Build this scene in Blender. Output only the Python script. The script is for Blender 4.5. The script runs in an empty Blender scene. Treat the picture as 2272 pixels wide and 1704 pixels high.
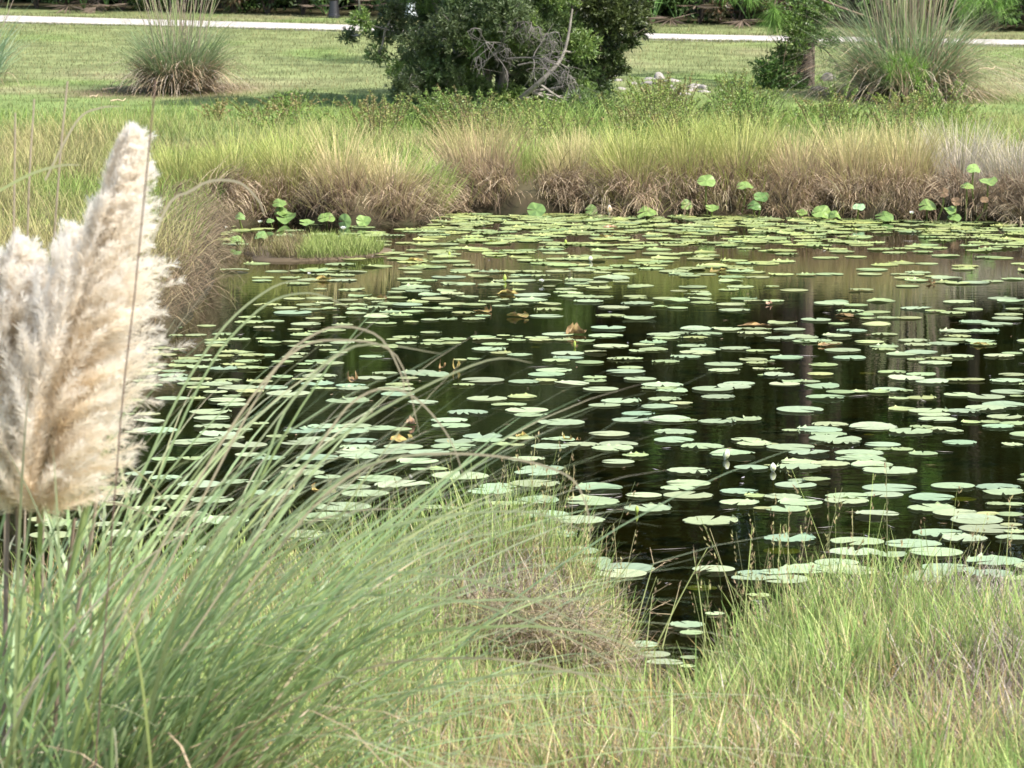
import bpy, math, random
import numpy as np
from mathutils import Vector, Matrix
R = np.random.default_rng(7)
random.seed(7)
C = bpy.context.scene.collection
H = 1.9; F = 8000.0                      # eye height above the water; focal length in photo pixels
PITCH = math.atan(902/F)
# ------------------------------------------------------------------ camera geometry
def ray(xs, ys):
    xs = np.asarray(xs, float); ys = np.asarray(ys, float)
    a = (xs-1136)/F; b = -(ys-852)/F
    return np.stack([a, math.cos(PITCH)+b*math.sin(PITCH), -math.sin(PITCH)+b*math.cos(PITCH)], -1)
def onz(xs, ys, z=0.0):
    d = ray(xs, ys); t = (z-H)/d[..., 2]
    return d*t[..., None]+np.array([0, 0, H])
def atd(xs, ys, dist):
    d = ray(xs, ys); t = dist/d[..., 1]
    return d*np.asarray(t)[..., None]+np.array([0, 0, H])
# ------------------------------------------------------------------ terrain
SHORE_PX = [(2900,506),(2272,500),(2150,493),(2000,491),(1850,487),(1700,483),(1600,481),(1450,483),(1350,479),(1230,476),
 (1120,475),(1050,471),(1005,468),(985,482),(955,494),(900,499),(800,503),(700,499),(620,494),(560,498),(500,508),(472,540),(474,565),
 (482,595),(462,655),(425,708),(390,740),(330,775),(220,800),(60,830),(-150,860),(-420,1000),(-500,1260),(-300,1500),(200,1500),(450,1490),
 (560,1475),(650,1450),(780,1420),(900,1390),(1020,1382),(1100,1368),(1200,1368),(1280,1382),(1350,1404),(1392,1440),(1400,1520),(1420,1640),(1480,1700),(1540,1640),(1575,1540),(1610,1490),(1680,1466),
 (1780,1452),(1850,1456),(1950,1446),(2050,1462),(2160,1456),(2272,1470),(2700,1480)]
_s = []                                   # a ragged, bitten edge on the far side
for k_, p_ in enumerate(SHORE_PX):
    _s.append(p_)
    if k_ < 20 and p_[0] < 2300:
        q_ = SHORE_PX[k_+1]
        for f_ in (.33, .66): _s.append((p_[0]+(q_[0]-p_[0])*f_, p_[1]+(q_[1]-p_[1])*f_+random.uniform(-5, 4)))
SHORE_PX = _s
SH = onz([p[0] for p in SHORE_PX], [p[1] for p in SHORE_PX])[:, :2]
def shore_dist(x, y):
    """signed distance to the shore line: > 0 on land, < 0 over the pond"""
    p = np.stack([x, y], -1).reshape(-1, 2); out = np.empty(len(p))
    a = SH; b = np.roll(SH, -1, 0)
    for i in range(0, len(p), 20000):
        q = p[i:i+20000]; best = np.full(len(q), 1e9); ins = np.zeros(len(q), bool)
        for k in range(len(a)):
            ab = b[k]-a[k]; t = np.clip(((q-a[k])@ab)/(ab@ab), 0, 1)
            best = np.minimum(best, np.hypot(*(q-a[k]-t[:, None]*ab).T))
            c = ((a[k, 1] > q[:, 1]) != (b[k, 1] > q[:, 1]))
            with np.errstate(divide='ignore', invalid='ignore'):
                xi = a[k, 0]+(q[:, 1]-a[k, 1])/(b[k, 1]-a[k, 1]+1e-12)*ab[0]
            ins ^= c & (q[:, 0] < xi)
        out[i:i+20000] = np.where(ins, -best, best)
    return out.reshape(np.shape(x))
def sstep(a, b, v):
    t = np.clip((v-a)/(b-a), 0, 1); return t*t*(3-2*t)
def wood_y(x): return 55.6-.37*np.clip(x, -30, 30)     # where the woods begin
def terrain(x, y, sd=None):
    x = np.asarray(x, float); y = np.asarray(y, float)
    if sd is None: sd = shore_dist(x, y)
    land = .24*(1-np.exp(-np.maximum(sd, 0)/.18))+.15*sstep(30, 40, y)+.05*np.maximum(0, np.minimum(y, wood_y(x)+2)-40)
    land = land+.05*(1-np.exp(-np.maximum(sd, 0)/3))
    land = land+.012*np.sin(x*3.1+y*1.3)*np.sin(y*2.3-x)*np.clip(sd, 0, 1)*(y < 36)
    land = land+.10*np.exp(-((x-.12)/.30)**2-((y-9.75)/.38)**2)*np.clip(sd/.15, 0, 1)
    bed = -.02-.45*(1-np.exp(np.minimum(sd, 0)/.8))
    return np.where(sd > 0, land, bed)
def ong(xs, ys, y0=28., y1=75.):
    """where the sight line of a photo pixel meets the far ground"""
    d = ray(xs, ys); yy = np.linspace(y0, y1, 400)
    for v in yy:
        t = v/d[1]; p = d*t
        if p[2]+H <= float(terrain(np.array([p[0]]), np.array([v]), np.array([9.]))[0]): break
    return np.array([p[0], p[1], p[2]+H])
# ------------------------------------------------------------------ mesh helpers
def new_mesh(name, V, Q, col=None, smooth=False, matidx=None):
    me = bpy.data.meshes.new(name); V = np.asarray(V, np.float32); Q = np.asarray(Q, np.int32)
    me.vertices.add(len(V)); me.vertices.foreach_set('co', V.ravel())
    me.loops.add(Q.size); me.loops.foreach_set('vertex_index', Q.ravel())
    me.polygons.add(len(Q)); me.polygons.foreach_set('loop_start', np.arange(0, Q.size, Q.shape[1], dtype=np.int32))
    if smooth: me.polygons.foreach_set('use_smooth', np.ones(len(Q), bool))
    else: me.polygons.foreach_set('use_smooth', np.zeros(len(Q), bool))
    if matidx is not None: me.polygons.foreach_set('material_index', np.asarray(matidx, np.int32))
    if col is not None:
        c = np.ones((len(V), 4), np.float32); c[:, :3] = col
        at = me.attributes.new('Col', 'FLOAT_COLOR', 'POINT'); at.data.foreach_set('color', c.ravel())
    me.update(calc_edges=True); me.validate(); return me
def link(name, me, mats, parent=None):
    o = bpy.data.objects.new(name, me); C.objects.link(o)
    for m in (mats if isinstance(mats, (list, tuple)) else [mats]): me.materials.append(m)
    if parent is not None: o.parent = parent
    return o
def tag(o, label=None, cat=None, group=None, kind=None):
    if label: o['label'] = label
    if cat: o['category'] = cat
    if group: o['group'] = group
    if kind: o['kind'] = kind
    return o
def thing(name, loc, label, cat, group=None, rz=0):
    o = bpy.data.objects.new(name, None); C.objects.link(o); o.location = loc; o.rotation_euler = (0, 0, rz); o.empty_display_size = .2
    return tag(o, label, cat, group)
class MB:
    def __init__(s): s.V = []; s.Q = []; s.C = []; s.M = []; s.n = 0
    def add(s, vqc, mi=0):
        v, q, c = vqc
        s.V.append(v); s.Q.append(np.asarray(q)+s.n); s.C.append(np.broadcast_to(c, v.shape)); s.M.append(np.full(len(q), mi)); s.n += len(v); return s
    def build(s, name, mat, parent=None, origin=None, smooth=False):
        v = np.concatenate(s.V)
        if origin is not None: v = v-np.asarray(origin)
        me = new_mesh(name, v, np.concatenate(s.Q), np.concatenate(s.C), smooth, np.concatenate(s.M))
        return link(name, me, mat, parent)
def U(a, b, n): return R.uniform(a, b, n)
def mix(a, b, t): return a*(1-t)+b*t
def pal(cols, n, jit=.12):
    """n colours mixed from a short palette"""
    cols = np.asarray(cols, float); i = R.integers(0, len(cols), n); j = R.integers(0, len(cols), n); t = R.random((n, 1))*.6
    return np.clip((cols[i]*(1-t)+cols[j]*t)*(1+R.normal(0, jit, (n, 1))), .004, .95)
def blades(base, L, th0, th1, phi, w, stops, segs=4, k=1.0, side=None, tip=.12, wpow=2.0):
    """curved grass blades: angle from vertical th0 at the foot to th1 at the tip"""
    n = len(base); L = np.broadcast_to(L, n); w = np.broadcast_to(w, n)
    p = base.astype(float).copy(); t = np.linspace(0, 1, segs+1)
    if side is None: side = phi+np.pi/2+U(-1.2, 1.2, n)
    sv = np.stack([np.cos(side), np.sin(side), np.zeros(n)], -1)
    V = np.empty((n, segs+1, 2, 3)); K = np.empty((n, segs+1, 2, 3)); ns = len(stops)-1
    for i, ti in enumerate(t):
        if i:
            tm = (t[i]+t[i-1])/2; th = th0+(th1-th0)*tm**k; s = (L/segs)[:, None]
            p = p+s*np.stack([np.sin(th)*np.cos(phi), np.sin(th)*np.sin(phi), np.cos(th)], -1)
        ww = (w*np.maximum(tip, 1-ti**wpow)*.5)[:, None]*(1 if i else .7)
        V[:, i, 0] = p-sv*ww; V[:, i, 1] = p+sv*ww
        q = min(ti*ns, ns-1e-6); a = int(q); c = stops[a]*(1-(q-a))+stops[a+1]*(q-a); K[:, i, 0] = c; K[:, i, 1] = c
    idx = np.arange(n)[:, None]*(segs+1)*2+np.arange(segs)[None]*2
    Q = np.stack([idx, idx+1, idx+3, idx+2], -1).reshape(-1, 4)
    return V.reshape(-1, 3), Q, K.reshape(-1, 3)
def unit(v): return v/np.maximum(np.linalg.norm(v, axis=-1, keepdims=True), 1e-9)
def rdir(n): return unit(R.normal(0, 1, (n, 3)))
def leaves(pos, d, L, w, col, fold=.25):
    """one folded diamond per leaf, growing from pos along d"""
    n = len(pos); L = np.broadcast_to(L, n)[:, None]; w = np.broadcast_to(w, n)[:, None]
    s = unit(np.cross(d, rdir(n))); nn = np.cross(s, d)
    mid = pos+d*L*.45
    V = np.stack([pos, mid+s*w*.5+nn*w*fold, pos+d*L-nn*w*fold, mid-s*w*.5+nn*w*fold], 1)
    Q = np.arange(n*4).reshape(-1, 4)
    return V.reshape(-1, 3), Q, np.repeat(col, 4, 0)
def tube(pts, rad, col, sides=7):
    pts = np.asarray(pts, float); n = len(pts); rad = np.broadcast_to(rad, n); V = []; up = np.array([.13, .97, .21])
    tn = unit(np.gradient(pts, axis=0)); u = unit(np.cross(tn, up)); v = np.cross(tn, u)
    a = np.linspace(0, 2*np.pi, sides, endpoint=False)
    V = pts[:, None]+rad[:, None, None]*(np.cos(a)[None, :, None]*u[:, None]+np.sin(a)[None, :, None]*v[:, None])
    i = np.arange(n-1)[:, None]*sides; j = np.arange(sides)[None]; j2 = (j+1) % sides
    Q = np.stack([i+j, i+j2, i+sides+j2, i+sides+j], -1).reshape(-1, 4)
    return V.reshape(-1, 3), Q, np.broadcast_to(np.asarray(col, float), (n*sides, 3))
def lathe(prof, col, sides=16, sq=0, flute=0):
    """profile of (radius, z) turned about z, top and bottom closed"""
    a = np.linspace(0, 2*np.pi, sides, endpoint=False)+np.pi/sides
    prof = [(1e-4, prof[0][1])]+list(prof)+[(1e-4, prof[-1][1])]
    V = []
    for r, z in prof:
        rr = r*(1+flute*np.cos(a*sides/2)); V.append(np.stack([rr*np.cos(a), rr*np.sin(a), np.full(sides, z)], -1))
    V = np.concatenate(V); i = np.arange(len(prof)-1)[:, None]*sides; j = np.arange(sides)[None]; j2 = (j+1) % sides
    return V, np.stack([i+j, i+j2, i+sides+j2, i+sides+j], -1).reshape(-1, 4), np.broadcast_to(np.asarray(col, float), V.shape)
def boxm(c, s, col):
    v = np.array([[x, y, z] for x in (-.5, .5) for y in (-.5, .5) for z in (-.5, .5)])*np.asarray(s)+np.asarray(c)
    return v, np.array([[0,1,3,2],[4,6,7,5],[0,4,5,1],[2,3,7,6],[0,2,6,4],[1,5,7,3]]), np.broadcast_to(np.asarray(col, float), v.shape)
def curve_pts(ctrl, n=12):
    """smooth path through control points"""
    c = np.asarray(ctrl, float); t = np.linspace(0, len(c)-1, n); out = []
    for v in t:
        i = min(int(v), len(c)-2); f = v-i; p0 = c[max(i-1, 0)]; p1 = c[i]; p2 = c[i+1]; p3 = c[min(i+2, len(c)-1)]
        out.append(.5*((2*p1)+(-p0+p2)*f+(2*p0-5*p1+4*p2-p3)*f*f+(-p0+3*p1-3*p2+p3)*f**3))
    return np.array(out)
def twig(mb, p, d, L, r, depth, col, spread=.7, kids=(2, 4), sag=0.):
    n = 5; pts = [p]; q = np.array(p, float); dd = np.array(d, float)
    for i in range(n):
        dd = unit(dd+R.normal(0, .13, 3)+np.array([0, 0, -sag])); q = q+dd*L/n; pts.append(q.copy())
    mb.add(tube(pts, np.linspace(r, r*.55, n+1), np.asarray(col)*R.uniform(.8, 1.2), 5 if depth > 1 else 4))
    ends = [q]
    if depth > 0:
        for k in range(R.integers(*kids)+1):
            s = pts[R.integers(2, n+1)]; nd = unit(dd+R.normal(0, spread, 3)); ends += twig(mb, s, nd, L*R.uniform(.5, .8), r*.5, depth-1, col, spread, kids, sag)
    return ends
# ------------------------------------------------------------------ materials
def mat(name):
    m = bpy.data.materials.new(name); m.use_nodes = True; nt = m.node_tree; nt.nodes.clear()
    return m, nt, nt.nodes.new('ShaderNodeOutputMaterial')
def nd(nt, t, **kw):
    n = nt.nodes.new(t)
    for k, v in kw.items():
        if k in n.inputs: n.inputs[k].default_value = v
        else: setattr(n, k, v)
    return n
def leafmat(name, rough=.5, spec=.4, trans=.3, tint=(1, 1, 1), rnd=.0, mottle=0., mscale=30.):
    """principled + translucent, coloured by the mesh's own colours"""
    m, nt, out = mat(name); at = nd(nt, 'ShaderNodeAttribute', attribute_name='Col'); c = at.outputs['Color']
    mul = nd(nt, 'ShaderNodeMix', data_type='RGBA', blend_type='MULTIPLY'); mul.inputs[0].default_value = 1
    nt.links.new(c, mul.inputs[6]); mul.inputs[7].default_value = (*tint, 1); c = mul.outputs[2]
    if mottle:
        tx = nd(nt, 'ShaderNodeTexCoord'); no = nd(nt, 'ShaderNodeTexNoise', Scale=mscale, Detail=4.); nt.links.new(tx.outputs['Object'], no.inputs['Vector'])
        mr = nd(nt, 'ShaderNodeMapRange'); mr.inputs[3].default_value = 1-mottle; mr.inputs[4].default_value = 1+mottle; mr.inputs[1].default_value = .3; mr.inputs[2].default_value = .7
        nt.links.new(no.outputs['Fac'], mr.inputs[0]); h = nd(nt, 'ShaderNodeHueSaturation'); nt.links.new(c, h.inputs['Color']); nt.links.new(mr.outputs[0], h.inputs['Value']); c = h.outputs['Color']
    if rnd:
        oi = nd(nt, 'ShaderNodeObjectInfo'); hm = nd(nt, 'ShaderNodeMapRange'); hm.inputs[3].default_value = .47; hm.inputs[4].default_value = .515; mw = nd(nt, 'ShaderNodeMath', operation='MULTIPLY'); mw.inputs[1].default_value = 7.31; mf = nd(nt, 'ShaderNodeMath', operation='FRACT'); nt.links.new(oi.outputs['Random'], mw.inputs[0]); nt.links.new(mw.outputs[0], mf.inputs[0]); nt.links.new(mf.outputs[0], hm.inputs[0]); mr = nd(nt, 'ShaderNodeMapRange'); mr.inputs[3].default_value = 1-rnd; mr.inputs[4].default_value = 1+rnd
        h = nd(nt, 'ShaderNodeHueSaturation'); nt.links.new(hm.outputs[0], h.inputs['Hue']); nt.links.new(oi.outputs['Random'], mr.inputs[0]); nt.links.new(mr.outputs[0], h.inputs['Value']); nt.links.new(c, h.inputs['Color']); c = h.outputs['Color']
    p = nd(nt, 'ShaderNodeBsdfPrincipled', Roughness=rough); p.inputs['Specular IOR Level'].default_value = spec; nt.links.new(c, p.inputs['Base Color'])
    if trans:
        tr = nd(nt, 'ShaderNodeBsdfTranslucent'); nt.links.new(c, tr.inputs['Color']); mx = nd(nt, 'ShaderNodeMixShader'); mx.inputs[0].default_value = trans
        nt.links.new(p.outputs[0], mx.inputs[1]); nt.links.new(tr.outputs[0], mx.inputs[2]); nt.links.new(mx.outputs[0], out.inputs[0])
    else: nt.links.new(p.outputs[0], out.inputs[0])
    return m
M = {}
M['grass'] = leafmat('grass_blade', .6, .25, .35)
M['dead'] = leafmat('dead_grass', .8, .1, .25)
M['pampas'] = leafmat('pampas_blade', .42, .45, .4)
M['leaf'] = leafmat('shrub_leaf', .4, .45, .3)
M['dark_leaf'] = leafmat('woodland_leaf', .5, .3, .25)
M['needle'] = leafmat('pine_needle', .5, .3, .3)
M['plume'] = leafmat('plume_hair', .8, .1, .7)
M['bark'] = leafmat('bark', .9, .15, 0, mottle=.4, mscale=14)
M['twig'] = leafmat('grey_twig', .85, .1, 0)
M['pad'] = leafmat('lily_pad', .42, .5, .08, rnd=.16, mottle=.14, mscale=4)
M['upleaf'] = leafmat('upright_pad', .35, .5, .25, mottle=.1, mscale=25)
M['brownleaf'] = leafmat('withered_pad', .6, .3, .15, mottle=.45, mscale=40)
M['petal'] = leafmat('lily_petal', .5, .3, .35)
M['stone'] = leafmat('limestone', .9, .15, 0, mottle=.3, mscale=9)
M['paint'] = leafmat('painted_metal', .4, .5, 0, mottle=.08, mscale=20)
# ------------------------------------------------------------------ world, sun, camera
SUN_EL, SUN_AZ = math.radians(49), math.atan2(.68, -.50)
sc = bpy.context.scene
w = bpy.data.worlds.new('World'); sc.world = w; w.use_nodes = True
sky = w.node_tree.nodes.new('ShaderNodeTexSky'); sky.sky_type = 'NISHITA'; sky.sun_disc = False
sky.sun_elevation = SUN_EL; sky.sun_rotation = SUN_AZ; sky.air_density = 1.3; sky.dust_density = 2.2; sky.ozone_density = 1.0
w.node_tree.links.new(sky.outputs[0], w.node_tree.nodes['Background'].inputs[0]); w.node_tree.nodes['Background'].inputs[1].default_value = .15
sl = bpy.data.lights.new('sun', 'SUN'); sl.energy = 3.9; sl.angle = math.radians(.53); sl.color = (1, .95, .87)
so = bpy.data.objects.new('sun', sl); C.objects.link(so); so.location = (20, -15, 40)
so.rotation_euler = Vector((math.sin(SUN_AZ)*math.cos(SUN_EL), math.cos(SUN_AZ)*math.cos(SUN_EL), math.sin(SUN_EL))).to_track_quat('Z', 'Y').to_euler()
cam = bpy.data.cameras.new('camera'); co = bpy.data.objects.new('camera', cam); C.objects.link(co)
co.location = (0, 0, H); co.rotation_euler = (math.pi/2-PITCH, 0, 0)
cam.sensor_width = 36; cam.lens = 36*F/2272; cam.clip_start = .1; cam.clip_end = 2000
cam.dof.use_dof = True; cam.dof.focus_distance = 15; cam.dof.aperture_fstop = 19.5
sc.camera = co
sc.view_settings.view_transform = 'Standard'; sc.view_settings.look = 'None'; sc.view_settings.exposure = 1.14; sc.view_settings.gamma = 1
sc.render.engine = 'CYCLES'; sc.cycles.use_denoising = True; sc.cycles.max_bounces = 6; sc.cycles.diffuse_bounces = 3
sc.cycles.transparent_max_bounces = 6; sc.cycles.caustics_reflective = False; sc.cycles.caustics_refractive = False
# ------------------------------------------------------------------ ground
def graded(edges):
    out = []
    for a, b, s in edges: out += list(np.arange(a, b-1e-6, s))
    return np.array(out+[edges[-1][1]])
gx = graded([(-400, -60, 40), (-60, -14, 4), (-14, -5, .5), (-5, 5, .1), (5, 14, .5), (14, 60, 4), (60, 400, 40)])
gy = graded([(-40, 4, 4), (4, 12, .08), (12, 22, .25), (22, 33, .11), (33, 64, .5), (64, 120, 8), (120, 900, 60)])
X, Y = np.meshgrid(gx, gy); SD = shore_dist(X, Y); Z = terrain(X, Y, SD)
nx = len(gx); i = np.arange(len(gy)-1)[:, None]*nx+np.arange(nx-1)[None]
GQ = np.stack([i, i+1, i+nx+1, i+nx], -1).reshape(-1, 4)
x, y, sd = X.ravel(), Y.ravel(), SD.ravel()
def blend(c, cond, col):
    return c*(1-cond[:, None])+np.asarray(col)*cond[:, None]
def lawn_col(x, y):
    n = len(x); c = np.tile([.165, .19, .08], (n, 1)).astype(float); wb_ = .9*np.sin(x*.7+y*.23)+.6*np.sin(y*1.1-x*.31)
    c = blend(c, sstep(43.6, 41.2, y), [.145, .195, .065])
    c = blend(c, sstep(.35, 1., np.sin(x*.8+1.2+wb_)*np.sin(y*.55+x*.3+wb_)+.2)*.6*(y > 42), [.215, .20, .11])
    c = blend(c, sstep(.4, 1., np.sin(x*1.1+4-wb_)*np.sin(y*.9-.4*x+1+wb_))*.55, [.125, .2, .05])
    return c
gc = lawn_col(x, y)
gc = blend(gc, sstep(38, 31, y), [.10, .085, .045])
gc = blend(gc, sstep(23, 21, y), [.15, .12, .06])
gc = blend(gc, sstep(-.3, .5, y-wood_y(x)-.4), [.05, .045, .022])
gc = blend(gc, sstep(.3, .0, sd), [.03, .022, .014])
gc = blend(gc, (sd < .02)*1., [.030, .028, .014])
for px, py, r in ((395, 206, 1.0), (2020, 215, 1.2), (470, 195, .6), (220, 208, .5)):      # bare worn soil under the grass clumps
    g = ong(px, py); gc = blend(gc, np.clip(1.25-np.hypot((x-g[0])/r, (y-g[1])/(r*1.1)), 0, 1), [.17, .12, .08])
M['ground'] = leafmat('ground', .95, .1, 0, mottle=.35, mscale=2.2)
tag(link('ground', new_mesh('ground', np.stack([x, y, Z.ravel()], -1), GQ, gc, True), M['ground']), kind='structure')
# ------------------------------------------------------------------ water
m, nt, out = mat('pond_water'); M['water'] = m
fr = nd(nt, 'ShaderNodeFresnel', IOR=1.33); gl = nd(nt, 'ShaderNodeBsdfGlossy', Roughness=.015); gl.inputs['Color'].default_value = (.93, .95, .93, 1)
tr = nd(nt, 'ShaderNodeBsdfTransparent'); tr.inputs['Color'].default_value = (.42, .40, .18, 1); mx = nd(nt, 'ShaderNodeMixShader')
tx = nd(nt, 'ShaderNodeTexCoord'); mp = nd(nt, 'ShaderNodeMapping'); mp.inputs['Scale'].default_value = (5, 9, 1); no = nd(nt, 'ShaderNodeTexNoise', Scale=1.6, Detail=3.)
mp2 = nd(nt, 'ShaderNodeMapping'); mp2.inputs['Scale'].default_value = (.6, .8, 1); no2 = nd(nt, 'ShaderNodeTexNoise', Scale=1., Detail=1.); mu = nd(nt, 'ShaderNodeMath', operation='MULTIPLY')
bp = nd(nt, 'ShaderNodeBump', Distance=.010); bp.inputs['Strength'].default_value = .115
for a, b in ((tx.outputs['Object'], mp.inputs[0]), (mp.outputs[0], no.inputs['Vector']), (tx.outputs['Object'], mp2.inputs[0]), (mp2.outputs[0], no2.inputs['Vector']),
             (no.outputs['Fac'], mu.inputs[0]), (no2.outputs['Fac'], mu.inputs[1]), (mu.outputs[0], bp.inputs['Height']), (bp.outputs[0], gl.inputs['Normal']), (bp.outputs[0], fr.inputs['Normal']),
             (fr.outputs[0], mx.inputs[0]), (tr.outputs[0], mx.inputs[1]), (gl.outputs[0], mx.inputs[2]), (mx.outputs[0], out.inputs[0])): nt.links.new(a, b)
wx = np.linspace(-9, 9, 10); wy = np.linspace(8, 31, 12); WX, WY = np.meshgrid(wx, wy); i = np.arange(11)[:, None]*10+np.arange(9)[None]
tag(link('pond_water', new_mesh('pond_water', np.stack([WX.ravel(), WY.ravel(), 0*WX.ravel()], -1), np.stack([i, i+1, i+11, i+10], -1).reshape(-1, 4)), M['water']), kind='structure')
# ------------------------------------------------------------------ path
PX = np.array([-900, -400, 0, 380, 760, 1130, 1512, 1900, 2272, 2700, 3300])
top = np.interp(PX, [-900, 0, 760, 1512, 2272, 3300], [14, 38, 58.5, 80, 93, 112]); bot = np.interp(PX, [-900, 0, 760, 1512, 2272, 3300], [26, 52, 71, 91.5, 104, 124])
pa = np.array([ong(a, b) for a, b in zip(PX, top)]); pb = np.array([ong(a, b) for a, b in zip(PX, bot)])
pa = np.array([curve_pts(pa, 60), curve_pts(pb, 60)]); V = []
for s, dz in ((0, -.08), (0, .03), (.5, .045), (1, .03), (1, -.08)):
    q = mix(pa[0], pa[1], s).copy(); q[:, 2] += dz; V.append(q)
i = np.arange(4)[:, None]*60+np.arange(59)[None]
M['path'] = leafmat('crushed_shell', .95, .1, 0, mottle=.3, mscale=5)
tag(link('path', new_mesh('path', np.concatenate(V), np.stack([i, i+1, i+61, i+60], -1).reshape(-1, 4), np.tile([.40, .37, .345], (300, 1))), M['path']), kind='structure')
# ------------------------------------------------------------------ mown lawn
n = 150000
x = U(-11, 11, n); y = 36+22*R.random(n)**1.0
k = (y < wood_y(x)+.2); x, y = x[k], y[k]
def inview(x, y, m=1.12): return np.abs(x) < .142*y*m+.35
def path_clear(x, y):
    ya = np.interp(x, pa[0][:, 0], pa[0][:, 1]); yb = np.interp(x, pa[1][:, 0], pa[1][:, 1]); return (y < yb-.03) | (y > ya+.03)
k = path_clear(x, y); x, y = x[k], y[k]; n = len(x)
b = np.stack([x, y, terrain(x, y, np.full(n, 9.))-.004], -1); lc = lawn_col(x, y)*(1+R.normal(0, .22, (n, 1)))*np.where(R.random((n, 1)) < .25, np.array([[1.5, 1.15, 1.2]]), 1)
lc = np.clip(lc, .01, .9)
tag(MB().add(blades(b, U(.02, .06, n), U(0, .5, n), U(.3, 1.2, n), U(0, 6.28, n), U(.006, .013, n), [lc*.8, lc*1.15], 1, tip=.3)).build('lawn_grass', M['grass']),
    'short mown lawn grass between the path and the pond', 'grass', kind='stuff')
# rough grass creeping over both edges of the path
n = 15000; q = U(0, 59, n); i0 = q.astype(int); f = (q-i0)[:, None]; e = R.random(n) < .6; mbp = []
ed = np.where(e[:, None], pa[1][i0]*(1-f)+pa[1][np.minimum(i0+1, 59)]*f, pa[0][i0]*(1-f)+pa[0][np.minimum(i0+1, 59)]*f)
off = np.abs(R.normal(0, .10, n))*np.where(R.random(n) < .12, -1, 1)+.02+.05*np.sin(ed[:, 0]*5)*np.sin(ed[:, 0]*1.7); ed = ed+np.stack([0*off, np.where(e, -off, off), .01+0*off], -1); k = inview(ed[:, 0], ed[:, 1]); ed = ed[k]; n = len(ed); c = pal([(.20, .23, .08), (.27, .25, .12), (.15, .19, .06)], n, .2)
tag(MB().add(blades(ed, np.where(e[k], U(.012, .045, n), U(.03, .08, n)), U(0, .7, n), U(.3, 1.4, n), U(0, 6.28, n), U(.007, .014, n), [c*.8, c], 2, tip=.3)).build('edge_grass', M['grass']), 'ragged grass creeping over the edges of the path', 'grass', kind='stuff')
# ------------------------------------------------------------------ woodland beyond the path (one mass)
mb = MB()
def lobe(mb, c, r, n, L, w, col, mi=0, flat=.8):
    d = rdir(n); rad = r*R.random((n, 1))**.45; p = np.asarray(c)+d*rad*np.array([1, 1, flat])
    mb.add(leaves(p, unit(d+rdir(n)*.9+[0, 0, -.15]), U(.7, 1.3, n)*L, U(.7, 1.3, n)*w, pal(col, n)), mi)
WG = [(.035, .065, .018), (.05, .085, .022), (.028, .05, .02), (.07, .10, .03)]
for tx_ in np.linspace(-17, 17, 34):
    for row in range(2):
        bx = tx_+R.uniform(-.5, .5); by = wood_y(bx)+R.uniform(1.5, 4.5)+row*4.5; hh = R.uniform(7.5, 12); bz = float(terrain(np.array([bx]), np.array([by]), np.array([9.]))[0])
        mb.add(tube(curve_pts([(bx, by, bz-.1), (bx+R.uniform(-.3, .3), by, bz+hh*.4), (bx+R.uniform(-.5, .5), by, bz+hh)], 6), np.linspace(R.uniform(.1, .22), .03, 6), R.uniform(.7, 1.3)*np.array([.05, .045, .034]), 7), 1)
        tone = np.asarray(WG)*R.uniform(.8, 1.7)
        for q in range(9):
            lobe(mb, (bx+R.normal(0, .9), by+R.normal(0, .8), bz+hh*R.uniform(.28, 1.02)), R.uniform(.5, 1.2), 150, .19, .085, tone)
for q in range(170):
    bx = R.uniform(-17, 17); by = wood_y(bx)+R.uniform(1.6, 5); lobe(mb, (bx, by-.5, 1.0+R.uniform(.2, 3.4)), R.uniform(.5, .9), 190, .12, .05, np.asarray(WG)*R.uniform(.8, 2.3))
for q in range(1150):                                                    # the closed mass of foliage behind the first trunks
    bx = R.uniform(-19, 19); by = wood_y(bx)+R.uniform(4, 13); lobe(mb, (bx, by, 1.2+12.5*R.random()**1.15), R.uniform(.8, 1.4), 120, .40, .24, np.asarray(WG)*R.uniform(.5, 1.5))
tag(mb.build('woodland', [M['dark_leaf'], M['bark']]), 'dense dark green woodland rising behind the path', 'woodland', kind='stuff')
# ------------------------------------------------------------------ understory shrubs, one by one
def shrub(px, hgt, wid, cols, label, off=.7, L=.085, n=1400):
    gx_ = (px-1136)/F*56; gy_ = wood_y(gx_)+off; gz = float(terrain(np.array([gx_]), np.array([gy_]), np.array([9.]))[0])
    t = thing('understory_shrub', (gx_, gy_, gz), label, 'shrub', 'shrubs at the wood edge')
    s = MB()
    for q in range(6):
        a = R.uniform(0, 6.28); s.add(tube(curve_pts([(0, 0, -.05), (math.cos(a)*wid*.2, math.sin(a)*wid*.2, hgt*.4), (math.cos(a)*wid*.35, math.sin(a)*wid*.35, hgt*.85)], 6), np.linspace(.02, .005, 6), (.07, .055, .045), 5))
    s.build('stem', M['twig'], t)
    f = MB()
    for q in range(12):
        a = R.uniform(0, 6.28); rr = wid*.58*R.random()**.5
        lobe(f, (math.cos(a)*rr, math.sin(a)*rr*.8, hgt*R.uniform(.2, 1.0)), R.uniform(.16, .36)*wid, n//9, L, L*.42, np.asarray(cols)*R.uniform(.7, 1.35))
    f.build('foliage', M['leaf'], t)
DG, MG, YG, RB = [(.055, .10, .028), (.085, .14, .035)], [(.09, .17, .04), (.13, .22, .055)], [(.19, .30, .05), (.14, .25, .045)], [(.13, .08, .045), (.08, .085, .04)]
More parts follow.
